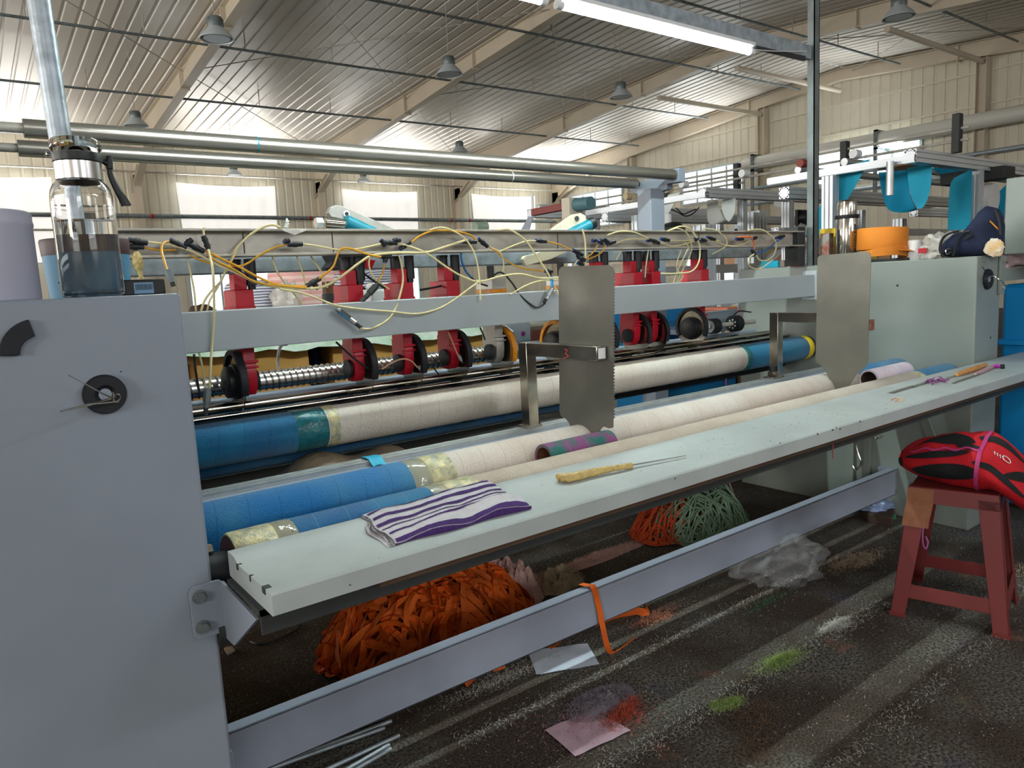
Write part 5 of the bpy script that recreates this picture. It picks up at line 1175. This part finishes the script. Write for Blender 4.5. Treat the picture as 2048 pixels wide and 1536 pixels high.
# orange strip over the rail
t = thing('orange_strip', 'single orange strip hanging over the lower rail down to the floor', 'ribbon', tuple(at(1175, 1168, Y=1.78)))
mb = MB(); P_ = [at(1162, 1168, Y=1.80), at(1178, 1171, Y=1.775), at(1187, 1174, Y=1.752), at(1196, 1205, Y=1.750), at(1204, 1245, Y=1.745), at(1214, 1290, Y=1.72), fl(1224, 1306, .006), fl(1240, 1298, .006), fl(1268, 1277, .008)]
P2 = cr(P_, 5); rows = []
for p in P2: rows.append([p+V(-.012, 0, 0), p+V(.012, 0, .0)])
mb.grid(rows, (0, .0008, .0008)).build('strip', RIBB, t)
t = thing('orange_scrap', 'crumpled orange strip on the floor right of the hanging strip', 'ribbon', tuple(fl(1250, 1220)))
mb = MB(); ribbon(mb, [fl(1180, 1250, .01), fl(1205, 1240, .012), fl(1235, 1222, .02), fl(1265, 1212, .012), fl(1290, 1207, .03), fl(1294, 1225, .012), fl(1270, 1222, .02), fl(1240, 1232, .008), fl(1195, 1250, .006)], .03, (0, 2.0)); mb.build('strip', RIBB, t)
t = thing('orange_scrap', 'thin orange strip end behind the white label sheet', 'ribbon', tuple(fl(1110, 1290)))
mb = MB(); ribbon(mb, [fl(1098, 1297, .004), fl(1115, 1288, .012), fl(1128, 1272, .02), fl(1135, 1258, .01)], .02, (0, 1)); mb.build('strip', RIBB, t)
t = thing('orange_scrap', 'orange strip ends poking out under the lower rail', 'ribbon', tuple(fl(980, 1330)))
mb = MB()
for pts in ([(900, 1375), (920, 1362), (945, 1350), (930, 1368)], [(965, 1345), (985, 1325), (1005, 1328), (985, 1336)], [(1010, 1318), (1025, 1308), (1035, 1305)]): ribbon(mb, [fl(a, b1, .012) for a, b1 in pts], .03, (0, 1.2))
mb.build('strip', RIBB, t)
# yarn heap
random.seed(8); YC = (2.93, 2.36)
def yarn(n_, m, name, label, c, rx, ry, h, r, seed):
    random.seed(seed); mb = MB()
    for k_ in range(n_):
        th_ = random.uniform(0, math.tau); q_ = random.random()**.6; u0, v0 = q_*math.cos(th_), q_*math.sin(th_); dr = random.uniform(0, math.tau); path = []; lf = random.uniform(0, .02)
        for s_ in range(8):
            path.append(mound(c, rx, ry, h*(.75+.35*math.sin(k_)), u0, v0)+V(0, 0, lf)); dr += random.uniform(-.9, .9); u0 += .2*math.cos(dr); v0 += .2*math.sin(dr); rr = math.hypot(u0, v0)
            if rr > 1.05: u0, v0 = u0/rr, v0/rr; dr += 1.3
        mb.tube(cr(path, 3), r, 4, cap=False)
    o = mb.build(name, m); tag(o, label, 'yarn', None, 'stuff'); return o
yarn(260, YARNG, 'green_yarn_heap', 'heap of pale green yarn ends behind the lower rail, below the tray', YC, .30, .20, .24, .0048, 1)
yarn(110, YARNO, 'orange_yarn_heap', 'orange yarn ends mixed into the left side of the green heap', (YC[0]-.12, YC[1]+.06), .26, .18, .22, .0042, 2)
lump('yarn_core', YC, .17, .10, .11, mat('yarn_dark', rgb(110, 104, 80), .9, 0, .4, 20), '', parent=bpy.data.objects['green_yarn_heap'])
yarn(30, mat('cream_yarn', rgb(206, 196, 160), .9), 'cream_yarn_heap', 'cream yarn tangle on top of the green heap', (YC[0]+.12, YC[1]), .15, .13, .25, .0028, 3)
t = thing('clear_bag', 'crumpled clear plastic bag on the floor right of the white label sheet', 'bag', tuple(fl(1560, 1150)))
blob('film', (2.69, 1.73, .055), (V(.20, -.03, 0), V(.02, .13, 0), V(0, 0, .10)), FILM, t, .30, 1.6, -.72, (48, 30), 6)
t = thing('beige_bundle', 'beige cloth bundle in film lying on the dark sheet under the main roller', 'bundle', (1.0, 2.2, .66))
rows = []
for i in range(31):
    u = i/30; x = .74+.48*u; hh = .05*(math.sin(math.pi*u)**.5)*(1+.35*math.sin(u*9-.6)); rows.append([V(x, 2.25-.10*math.cos(v*math.pi), .705+hh*1.5*math.sin(v*math.pi)) for v in [j/10 for j in range(11)]])
MB().grid(rows, (0, 0, .002)).build('wrapped_cloth', mat('beige_wrap', rgb(150, 134, 112), .3, 0, .4, 14, .6, 40), t)
t = thing('dark_parcel', 'dark brown parcel with a green label on the floor behind the stool', 'parcel', tuple(fl(1735, 1040)))
MB().prism([fl(1712, 1012, 0), fl(1735, 1045, 0), fl(1785, 1055, 0), fl(1790, 1020, 0)], (0, 0, .05)).build('parcel_body', mat('dark_brown', rgb(70, 54, 46), .6), t, bevel=.004)
MB().box(3.62, 3.68, 1.72, 1.725, .02, .045).build('label', mat('label_green', rgb(60, 120, 90), .6), t)
blob('film_cover', (3.72, 1.86, .06), (V(.10, 0, 0), V(0, .10, 0), V(0, 0, .03)), mat('blue_film', rgb(160, 180, 220), .2, alpha=.7, bump=.6, bs=20), t, .3, 2, seed=5)
t = thing('slipper_sole', 'pale sole shaped scrap on the floor at the foot of the left housing', 'scrap', tuple(fl(470, 1300)))
MB().prism([fl(448, 1300, .005), fl(465, 1296, .005), fl(470, 1303, .005), fl(455, 1312, .005)], (0, 0, .01)).build('scrap_sheet', LB, t, bevel=.002)
t = thing('floor_cable', 'dark cable bent on the floor below the tray at the left', 'cable', tuple(fl(540, 1290)))
MB().tube(cr([fl(500, 1283, .006), fl(520, 1288, .006), fl(550, 1280, .006), fl(590, 1262, .006), fl(602, 1248, .006)]), .004, 6).build('cable_run', BLACK, t)

# ------------------------------------------------------------------ background: goods behind the machine
def carton(x0, x1, y0, y1, z1, label, m=CARD, z0=0, name='cardboard_carton', cat='carton', grp=None, flaps=True):
    t = thing(name, label, cat, ((x0+x1)/2, (y0+y1)/2, z0), grp); w_ = .008
    MB().box(x0, x1, y0, y1, z0, z1).build('carton_body', m, t, bevel=.004)
    if flaps:
        MB().box(x0+.004, x1-.004, y0+.004, (y0+y1)/2-.002, z1, z1+.006).build('flap', m, t); MB().box(x0+.004, x1-.004, (y0+y1)/2+.002, y1-.004, z1, z1+.006).build('flap', m, t)
    return t
carton(.86, 1.41, 3.6, 4.2, 1.05, 'tall brown carton behind the screw shaft, left one'); carton(1.54, 2.55, 3.6, 4.3, 1.03, 'wide brown carton behind the red cutter heads')
carton(.10, .82, 3.7, 4.3, 1.0, 'brown carton mostly behind the left housing')
t = thing('draped_film', 'crumpled green and white plastic sheet lying on the cartons', 'sheet', (1.6, 3.8, 1.06))
rows = [[V(.2+2.5*i/40, 3.56+.6*j/8, 1.065+.035*(NZ.noise(V(i*.35, j*.6, 2))+.6)-(.05 if j == 0 else 0)-.02*(i > 22)) for j in range(9)] for i in range(41)]
MB().grid(rows).build('film', mat('green_film', rgb(214, 222, 214), .25, 0, .6, 9, .4, 20, c2=rgb(170, 204, 176)), t)
t = thing('navy_garment', 'dark navy garment stuffed between the two cartons', 'garment', (1.47, 3.9, .9))
blob('cloth_lump', (1.475, 3.85, .93), (V(.06, 0, 0), V(0, .2, 0), V(0, 0, .16)), NAVY, t, .2, 2, seed=1)
STW = stripes('striped_white_purple', rgb(222, 222, 230), rgb(70, 66, 110), 'Z', .020, .32, .012)
STP = stripes('striped_pink', rgb(236, 176, 172), rgb(244, 214, 206), 'Z', .046, .45, .012)
def bale(x0, x1, y0, y1, z0, z1, m, label, seed):
    t = thing('striped_bale', label, 'bale', ((x0+x1)/2, (y0+y1)/2, z0), 'striped cloth bales behind the machine')
    cx, cy, cz = (x0+x1)/2, (y0+y1)/2, (z0+z1)/2; rows = []
    for i in range(29):
        a = math.tau*i/28; ca, sa = math.cos(a), math.sin(a); row = []
        for j in range(15):
            ph = math.pi*j/14; c_, s_ = math.cos(ph), math.sin(ph); f = lambda v, e: math.copysign(abs(v)**e, v)
            row.append(V(cx+(x1-x0)/2*f(ca, .45)*f(s_, .3), cy+(y1-y0)/2*f(sa, .45)*f(s_, .3), cz+(z1-z0)/2*f(c_, .45)+.02*NZ.noise(V(ca*2, sa*2, seed+c_))))
        rows.append(row)
    MB().grid(rows).build('cloth_stack', m, t); return t
def bl(px0, px1, py0, py1, Y, dep, m, label, seed, zf=None):
    a, b1 = at(px0, py1, Y=Y), at(px1, py0, Y=Y); bale(a.x, b1.x, Y, Y+dep, (a.z if zf is None else zf), b1.z, m, label, seed)
TB = thing('pallet_table', 'plain grey bench under the striped bales behind the machine', 'bench', (3.2, 5.3, 0))
MB().box(1.5, 5.0, 5.0, 6.0, 1.08, 1.13).build('bench_top', PAINT2, TB, bevel=.004)
for x in (1.55, 4.9):
    for y in (5.05, 5.9): MB().box(x, x+.05, y, y+.05, 0, 1.08).build('leg', PAINT2, TB)
bl(488, 562, 560, 640, 5.1, .5, STW, 'white bale with thin purple stripes behind the first red head', 1, 1.131); bl(578, 692, 525, 640, 5.2, .5, STP, 'pink striped bale left of the second red head', 2, 1.131)
bl(690, 750, 540, 640, 5.05, .5, STW, 'white bale with purple stripes right of the pink one', 3, 1.131); bl(735, 800, 505, 640, 5.55, .4, STW, 'tall white bale with purple stripes behind the third red head', 4, 1.131)
t = thing('bale_bag', 'puffy clear film bag between the white and pink bales', 'bag', (2.45, 5.2, 1.13)); a = at(570, 600, Y=5.0); blob('film', (a.x, 5.0, 1.27), (V(.09, 0, 0), V(0, .08, 0), V(0, 0, .13)), FILMB, t, .3, 2, seed=8)
t = thing('white_jug', 'white plastic jug between the second and third red heads', 'jug', tuple(at(760, 600, Y=2.9)))
MB().box(.0, .001, 0, .001, 0, .001); p = at(762, 603, Y=2.9); ZJ = 1.235
MB().box(p.x-.062, p.x+.062, 2.87, 2.97, ZJ, ZJ+.075).build('jug_body', WHITEP, t, bevel=.012); MB().box(p.x-.04, p.x+.04, 2.88, 2.96, ZJ+.075, ZJ+.1).build('jug_shoulder', WHITEP, t, bevel=.01)
MB().box(.8, 3.6, 2.84, 3.0, 1.19, ZJ-.001).build('jug_shelf', GALV, M, bevel=.002)
t = thing('oil_pump', 'dark oily pump with a brown cap behind the second red head', 'pump', tuple(at(662, 600, Y=2.6)))
p = at(664, 600, Y=2.6); MB().cyl((p.x, 2.6, 1.20), (p.x, 2.6, 1.30), .035, seg=20).build('pump_body', DARKM, t); MB().cyl((p.x-.01, 2.6, 1.30), (p.x-.01, 2.6, 1.345), .024, seg=8).build('brown_cap', mat('brown_cap', rgb(96, 66, 40), .5), t)
MB().box(p.x-.05, p.x+.05, 2.55, 2.66, 1.19, 1.20).build('pump_foot', STEEL, t)
for px, lb_ in ((384, 'dark brown rounded cushion behind the left end of the front beam'), (868, 'small dark brown rounded cushion right of the third red head')):
    p = at(px, 612, Y=5.4); t = thing('brown_cushion', lb_, 'cushion', tuple(p)); s_ = .075 if px < 500 else .06
    blob('padding', (p.x, 5.15, 1.131+s_*.9), (V(s_*1.25, 0, 0), V(0, .08, 0), V(0, 0, s_)), mat('dark_brown_cloth', rgb(58, 38, 30), .8), t, .12, 2, seed=3)
# middle right goods
def crate(px0, px1, py0, py1, X, dep, label, m=BLUEC, lid=True, name='blue_crate', floor_=False):
    a, b1 = at(px0, py1, X=X), at(px1, py0, X=X); y0, y1 = min(a.y, b1.y), max(a.y, b1.y); z0, z1 = (0 if floor_ else a.z), b1.z
    t = thing(name, label, 'crate', (X, (y0+y1)/2, z0)); MB().box(X, X+dep, y0, y1, z0, z1).build('crate_wall', m, t, bevel=.006)
    if lid: MB().box(X-.01, X+dep+.01, y0-.01, y1+.01, z1-.04, z1-.03).build('rim', m, t, bevel=.002)
    return t
a = at(1325, 690, Y=4.0)
t = thing('blue_crate', 'upper blue crate behind the last red cutter head', 'crate', (4.9, 4.2, .62)); MB().box(4.35, 5.05, 4.0, 4.6, .62, 1.12).build('crate_wall', BLUEC, t, bevel=.006); MB().box(4.34, 5.06, 3.99, 4.61, .93, .945).build('rim', BLUEC, t, bevel=.002)
t = thing('blue_crate', 'lower blue crate with a pink tag under the main roller at the right', 'crate', (4.3, 3.6, 0)); MB().box(3.95, 4.75, 3.45, 3.95, 0, .50).build('crate_wall', BLUEC, t, bevel=.006); MB().box(3.94, 4.76, 3.44, 3.96, .50, .55).build('rim', BLUEC, t, bevel=.006); MB().box(4.60, 4.615, 3.435, 3.44, .36, .54).build('pink_tag', PINKP, t)
carton(4.8, 5.5, 3.3, 3.9, .62, 'small brown carton right of the lower blue crate', mat('brown_card', rgb(128, 104, 84), .8)); 
t = thing('salmon_stack', 'salmon coloured folded cloth stack under the front beam at the right', 'cloth', tuple(at(1465, 650, Y=3.6))); p, q_ = at(1455, 650, Y=3.6), at(1476, 612, Y=3.6); 
for k_ in range(5): MB().box(p.x, q_.x, 3.6, 3.85, p.z+k_*.028, p.z+k_*.028+.026).build('folded_layer', mat('salmon', rgb(240, 150, 120), .85), t, bevel=.006)
MB().box(p.x-.5, q_.x+.3, 3.55, 4.0, p.z-.04, p.z-.001).build('shelf_board', PAINT, t, bevel=.003); MB().box(p.x-.45, p.x-.40, 3.6, 3.65, 0, p.z-.04).build('leg', PAINT, t); MB().box(q_.x+.2, q_.x+.25, 3.6, 3.65, 0, p.z-.04).build('leg', PAINT, t)
t = thing('sewing_station', 'white sewing station with a teal box under the beam, left of the near plate', 'machine', (3.1, 4.6, 0))
p, q_ = at(1045, 665, Y=4.4), at(1140, 640, Y=4.4); MB().box(p.x-.3, p.x+1.2, 4.4, 5.0, .80, .86).build('table_top', WHITEP, t, bevel=.005); MB().box(p.x+.15, p.x+.75, 4.5, 4.75, .95, 1.1).build('machine_arm', mat('warm_white', rgb(206, 204, 188), .5), t, bevel=.02); MB().box(p.x+.60, p.x+.75, 4.5, 4.75, .86, 1.0).build('machine_post', mat('warm_white', rgb(206, 204, 188), .5), t, bevel=.01)
MB().box(p.x-.28, p.x+.1, 4.42, 4.6, .861, 1.0).build('flower_box', mat('flower_box', rgb(200, 216, 226), .4, 0, .9, 9, c2=rgb(150, 200, 206)), t, bevel=.01)
for k_ in range(3):
    for j in range(5): aa = math.tau*j/5; MB().cyl((p.x-.2+.11*k_+.012*math.cos(aa), 4.417, .92+.012*math.sin(aa)), (p.x-.2+.11*k_+.012*math.cos(aa), 4.42, .92+.012*math.sin(aa)), .009, seg=8).build('flower_petal', mat('magenta_print', rgb(180, 50, 150), .5), t)
MB().box(p.x+.1, p.x+.9, 4.41, 4.5, .865, .94).build('red_brown_strip', mat('red_brown', rgb(140, 84, 70), .6), t, bevel=.003)
for x in (p.x-.25, p.x+1.1): MB().box(x, x+.05, 4.45, 4.9, 0, .8).build('leg', PAINT2, t)

# ------------------------------------------------------------------ aluminium framed machines at the right
def ext(mb_, a, b1, s_=.08):
    # slotted extrusion: body with four ridges
    a, b1 = Vector(a), Vector(b1); mb_.bar(a, b1, s_*.86, s_*.86)
    d = (b1-a).normalized(); u = V(0, 0, 1) if abs(d.z) < .9 else V(0, 1, 0); sd = d.cross(u).normalized(); u = sd.cross(d); o = s_*.5-.007
    for i in (-1, 1):
        for j in (-1, 1): mb_.bar(a+sd*o*i+u*o*j, b1+sd*o*i+u*o*j, .018, .018)
    for i in (-1, 1): mb_.bar(a+sd*(s_*.47)*i, b1+sd*(s_*.47)*i, .012, .022); mb_.bar(a+u*(s_*.47)*i, b1+u*(s_*.47)*i, .022, .012)
def frame(name, label, bars, extra=None):
    t = thing(name, label, 'machine', tuple(bars[0][0][:2])+(0,))
    for a, b1, *s_ in bars: q_ = MB(); ext(q_, a, b1, *(s_ or [])); q_.build('frame_bar', ALUB, t, flat=True)
    return t
Z2 = 2.0
t = frame('folding_machine', 'aluminium framed machine with blue nonwoven bands at the far right', [((5.115, 2.35, Z2), (9.0, 2.35, Z2)), ((5.115, 2.31, Z2-.02), (5.115, 3.4, Z2-.02), .045), ((6.15, 2.35, 0), (6.15, 2.35, Z2-.04)), ((5.115, 3.27, Z2-.12), (8.4, 3.27, Z2-.12)), ((5.115, 5.2, Z2-.1), (9, 5.2, Z2-.1)),
    ((7.6, 5.2, 0), (7.6, 5.2, Z2), .14), ((5.6, 4.4, 0), (5.6, 4.4, 1.75), .14), ((8.6, 2.4, 0), (8.6, 2.4, Z2)), ((5.115, 2.9, 1.5), (5.115, 2.9, 1.95)), ((6.4, 2.9, 1.72), (9.2, 2.9, 1.72), .06), ((5.5, 3.6, 1.62), (9, 3.6, 1.62), .06), ((5.7, 4.6, .2), (6.9, 4.0, 1.6), .06), ((6.8, 3.2, 0), (6.8, 3.2, 1.7)), ((5.3, 4.9, 1.35), (8.6, 4.9, 1.35))])
for y, z in ((2.9, 2.06), (3.27, 2.06)): MB().cyl((5.3, y, z), (8.4, y, z), .028, seg=14).build('idler_roller', ALU, t)
for y in (2.7, 3.1, 3.6, 4.2): MB().cyl((5.05, y, 2.07), (5.12, y, 2.07), .030, seg=18).build('idler_wheel', WHITEP if y != 3.1 else mat('wheel_red', rgb(140, 60, 50), .5), t)
for y, zz in ((2.25, 2.30), (3.05, 2.26)):
    MB().box(5.6, 5.66, y, y+.05, 2.04, zz).build('stand_block', DARKM, t, bevel=.003)
for z in (2.12, 2.20): MB().cyl((5.63, 2.2, z), (5.63, 5.2, z), .010, seg=8).build('guide_rod', STEEL, t)
def sheetp(name, X, poly, m, parent, dep=.006): MB().prism([at(a, b1, X=X) for a, b1 in poly], (dep, 0, 0)).build(name, m, parent, flat=True)
def web(name, Ls, Rs, X0_, X1_, m, parent):
    L2, R2 = cr([at(a, b1, X=X0_) for a, b1 in Ls], 6), cr([at(a, b1, X=X1_) for a, b1 in Rs], 6); MB().grid([[p, q_] for p, q_ in zip(L2, R2)], (.003, 0, 0)).build(name, m, parent)
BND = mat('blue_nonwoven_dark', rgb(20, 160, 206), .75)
web('blue_band', [(1684, 335), (1655, 385), (1625, 440), (1612, 470)], [(1740, 318), (1712, 370), (1680, 425), (1662, 470)], 5.25, 5.20, BLUEN, t)
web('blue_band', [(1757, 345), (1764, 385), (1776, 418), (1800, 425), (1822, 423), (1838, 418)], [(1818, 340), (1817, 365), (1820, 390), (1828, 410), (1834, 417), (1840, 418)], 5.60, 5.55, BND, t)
web('blue_band', [(1815, 336), (1816, 360), (1822, 392), (1833, 414), (1841, 418)], [(1864, 328), (1862, 365), (1856, 395), (1848, 412), (1841, 418)], 5.45, 5.45, BLUEN, t)
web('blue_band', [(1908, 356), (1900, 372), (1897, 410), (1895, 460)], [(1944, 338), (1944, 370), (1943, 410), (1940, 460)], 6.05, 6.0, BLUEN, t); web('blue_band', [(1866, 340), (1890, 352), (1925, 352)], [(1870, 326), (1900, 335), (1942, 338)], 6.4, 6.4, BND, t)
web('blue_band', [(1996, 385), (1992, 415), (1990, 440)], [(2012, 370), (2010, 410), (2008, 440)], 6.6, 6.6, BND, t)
p = at(1945, 400, X=6.4); MB().cyl((6.4, p.y-.15, p.z), (6.4, p.y+.1, p.z), .11, seg=28).build('white_spool', WHITEP, t); MB().box(6.3, 6.5, p.y-.25, p.y+.2, p.z+.13, p.z+.22).build('spool_housing', DARKM, t, bevel=.004)
MB().box(5.7, 6.0, 2.5, 2.8, 2.02, 2.08).build('orange_part', ORG, t, bevel=.01); p = at(1780, 360, X=5.05); MB().cyl((5.05, p.y, p.z-.10), (5.05, p.y, p.z+.12), .024, seg=16).build('air_cylinder', ALU, t)
t = frame('folding_machine', 'aluminium framed machine with white nonwoven bands above the right end of the channel', [((5.263, 4.147, Z2), (9.6, 4.147, Z2)), ((5.263, 4.10, Z2-.02), (5.263, 5.6, Z2-.02), .045), ((6.55, 4.147, 0), (6.55, 4.147, Z2)), ((5.9, 4.2, 0), (5.9, 4.2, Z2-.04), .06), ((5.4, 5.0, 0), (5.4, 5.0, 1.9), .12), ((5.263, 5.3, Z2-.1), (9.0, 5.3, Z2-.1)), ((5.6, 4.8, 1.70), (9.2, 4.8, 1.70), .06),
    ((7.2, 5.0, 0), (7.2, 5.0, Z2-.05), .12), ((6.2, 4.7, .9), (6.9, 4.2, 1.75), .06), ((6.0, 4.3, 1.55), (7.9, 4.3, 1.55), .05), ((8.6, 4.5, 0), (8.6, 4.5, 1.95))])
for y in (4.5, 5.0, 5.6): MB().cyl((5.2, y, 2.07), (5.27, y, 2.07), .030, seg=18).build('idler_wheel', mat('wheel_beige', rgb(196, 176, 140), .5), t)
for y, zz in ((4.25, 2.30), (5.1, 2.26)): MB().box(5.9, 5.96, y, y+.05, 2.04, zz).build('stand_block', DARKM, t, bevel=.003)
for z in (2.12, 2.20): MB().cyl((5.93, 4.2, z), (5.93, 6.4, z), .010, seg=8).build('guide_rod', STEEL, t)
web('white_band', [(1336, 390), (1322, 420), (1312, 460)], [(1360, 384), (1345, 412), (1330, 440)], 5.30, 5.28, WHITEN, t)
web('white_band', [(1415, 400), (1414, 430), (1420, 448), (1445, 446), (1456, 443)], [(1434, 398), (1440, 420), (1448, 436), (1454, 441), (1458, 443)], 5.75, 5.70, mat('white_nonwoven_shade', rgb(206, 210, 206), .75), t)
web('white_band', [(1446, 396), (1444, 418), (1450, 436), (1457, 443)], [(1471, 396), (1470, 420), (1464, 436), (1458, 443)], 5.65, 5.65, WHITEN, t); web('white_band', [(1547, 402), (1550, 412), (1560, 414)], [(1570, 400), (1566, 410), (1561, 414)], 6.6, 6.6, WHITEN, t)
for pts in ([(1340, 418), (1355, 424), (1370, 432), (1385, 428), (1398, 415)], [(1352, 416), (1366, 428), (1378, 424), (1392, 418)]): MB().tube(cr([at(a, b1, X=5.6) for a, b1 in pts]), .006, 5).build('cable', BLACK, t)
p = at(1345, 455, X=5.2); MB().lathe([(0, 0), (.12, 0), (.11, .06), (.06, .10), (0, .11)], (5.2, p.y, p.z-.06), seg=24).build('black_dome', BLACK, t); MB().cyl((5.2, p.y+.05, p.z+.04), (5.2, p.y+.05, p.z+.12), .035, seg=14).build('white_filter', WHITEP, t)
p = at(1610, 435, X=6.9); MB().cyl((6.9, p.y-.04, p.z), (6.9, p.y+.04, p.z), .07, seg=20).box(6.82, 6.98, p.y+.03, p.y+.06, p.z-.08, p.z+.08).build('fan', BLACK, t)
t = frame('folding_machine', 'aluminium framed machine with a red rail seen over the channel middle', [((4.75, 5.9, Z2), (8.2, 5.9, Z2)), ((5.7, 5.95, 0), (5.7, 5.95, Z2-.04)), ((4.75, 5.9, 1.75), (4.75, 9, 1.75), .05), ((7.8, 5.9, 0), (7.8, 5.9, Z2)), ((5.2, 6.3, 2.12), (8.4, 6.3, 2.12), .05), ((5.9, 5.95, 1.7), (8.2, 5.95, 1.7), .05)])
a, b1 = at(1067, 425, X=4.3), at(1140, 411, X=4.3); MB().bar((4.3, a.y, a.z), (4.3, b1.y, b1.z), .06, .06).build('red_rail', mat('red_brown_rail', rgb(130, 58, 54), .5), t, bevel=.004)
c_, d = at(1143, 411, X=4.3), at(1182, 406, X=4.3); MB().box(4.22, 4.38, c_.y-.06, c_.y+.04, c_.z-.14, c_.z+.06).build('slide_block', mat('beige_metal', rgb(206, 196, 178), .5), t, bevel=.004); MB().cyl((4.3, c_.y-.06, c_.z+.0), (4.3, d.y, d.z), .055, seg=20).build('motor', mat('motor_teal', rgb(84, 120, 130), .45), t)
MB().box(4.27, 4.33, c_.y-.01, c_.y+.04, 0, c_.z-.1).build('support_post', ALUB, t); MB().cyl((4.3, a.y+.01, a.z-.06), (4.3, a.y+.01, a.z+.16), .012, seg=8).build('end_bracket', WHITEP, t)
p = at(1050, 450, X=4.0); sheetp('grey_panel', 4.0, [(1042, 460), (1056, 434), (1066, 432), (1058, 460)], PAINT, t); MB().cyl(at(950, 455, Y=4.6), at(972, 453, Y=4.6), .04, seg=18).build('grey_motor', mat('motor_green', rgb(130, 146, 130), .5), t)
# control cabinet, arm and blue bin right of the right housing
t = thing('control_cabinet', 'grey green control cabinet at the right picture edge behind the navy bag', 'cabinet', (4.6, 1.25, 0))
a = at(2005, 358, X=4.22); MB().box(4.22, 5.1, 1.02, 1.475, 1.32, a.z).build('cabinet_body', PAINT2, t, bevel=.005); MB().box(4.25, 5.07, 1.012, 1.02, 1.36, a.z-.03).build('door', PAINT2, t, bevel=.003)
MB().box(4.5, 4.62, 1.2, 1.35, 0, 1.32).build('pedestal', PAINT2, t)
t = thing('square_bracket_bar', 'grey square bar bolted to the right housing at the picture edge', 'bracket', (4.5, 1.45, 1.25))
zz = at(2040, 535, Y=1.45).z; MB().box(4.085, 5.2, 1.44, 1.50, zz-.06, zz).build('bar_tube', PAINT2, t, bevel=.003); z0, z1 = at(1985, 590, Y=1.42).z, at(1985, 512, Y=1.42).z
MB().box(4.03, 4.085, 1.415, 1.427, z0, z1).build('bracket_plate', PAINT2, t, bevel=.002)
for z in (z1-.022, z0+.03): MB().cyl((4.06, 1.415, z), (4.06, 1.407, z), .010, seg=6).build('hex_bolt', STEEL, t)
t = thing('blue_bin', 'large blue plastic bin right of the right housing at the picture edge', 'bin', (4.9, 1.1, 0))
MB().box(4.30, 5.5, .75, 1.50, .02, 1.17).build('bin_body', BLUEC, t, bevel=.02); MB().box(4.28, 5.52, .73, 1.505, .30, .33).build('rib', BLUEC, t, bevel=.004); MB().box(4.28, 5.52, .73, 1.505, .86, .89).build('rib', BLUEC, t, bevel=.004)
t = thing('pink_film_bag', 'pinkish clear bag resting on the arm at the right picture edge', 'bag', (4.5, 1.5, zz)); blob('film', (4.48, 1.50, zz+.05), (V(.17, 0, 0), V(0, .08, 0), V(0, 0, .06)), mat('pink_film', rgb(236, 204, 206), .25, alpha=.8, bump=.7, bs=20), t, .3, 2, -.8, seed=9)
# shelves with warm boxes far behind the orange coil
t = thing('goods_rack', 'far rack filled with cream and orange cartons behind the machines', 'rack', (10, 6.5, 0))
for z in (.2, .75, 1.3, 1.85): MB().box(8.6, 13.5, 6.2, 7.0, z, z+.04).build('shelf', GALV, t)
for x in (8.6, 10.2, 11.8, 13.4): MB().box(x, x+.05, 6.2, 6.25, 0, 2.0).build('upright', GALV, t)
random.seed(4)
cols = [mat('carton_cream', rgb(240, 214, 170), .8), mat('carton_peach', rgb(240, 190, 150), .8), mat('carton_yellow', rgb(236, 206, 120), .8)]; NM = ['cream', 'peach', 'yellow']
for zi, z in enumerate((.24, .79, 1.34)):
    for xi in range(11):
        x = 8.7+xi*.43; k_ = random.randrange(3); hh = random.uniform(.3, .46)
        tag(MB().box(x, x+.38, 6.25, 6.8, z, z+hh).build('carton', cols[k_], flat=True), 'small far %s carton standing on the goods rack' % NM[k_], 'carton', 'far cartons on the goods rack, %s' % NM[k_])
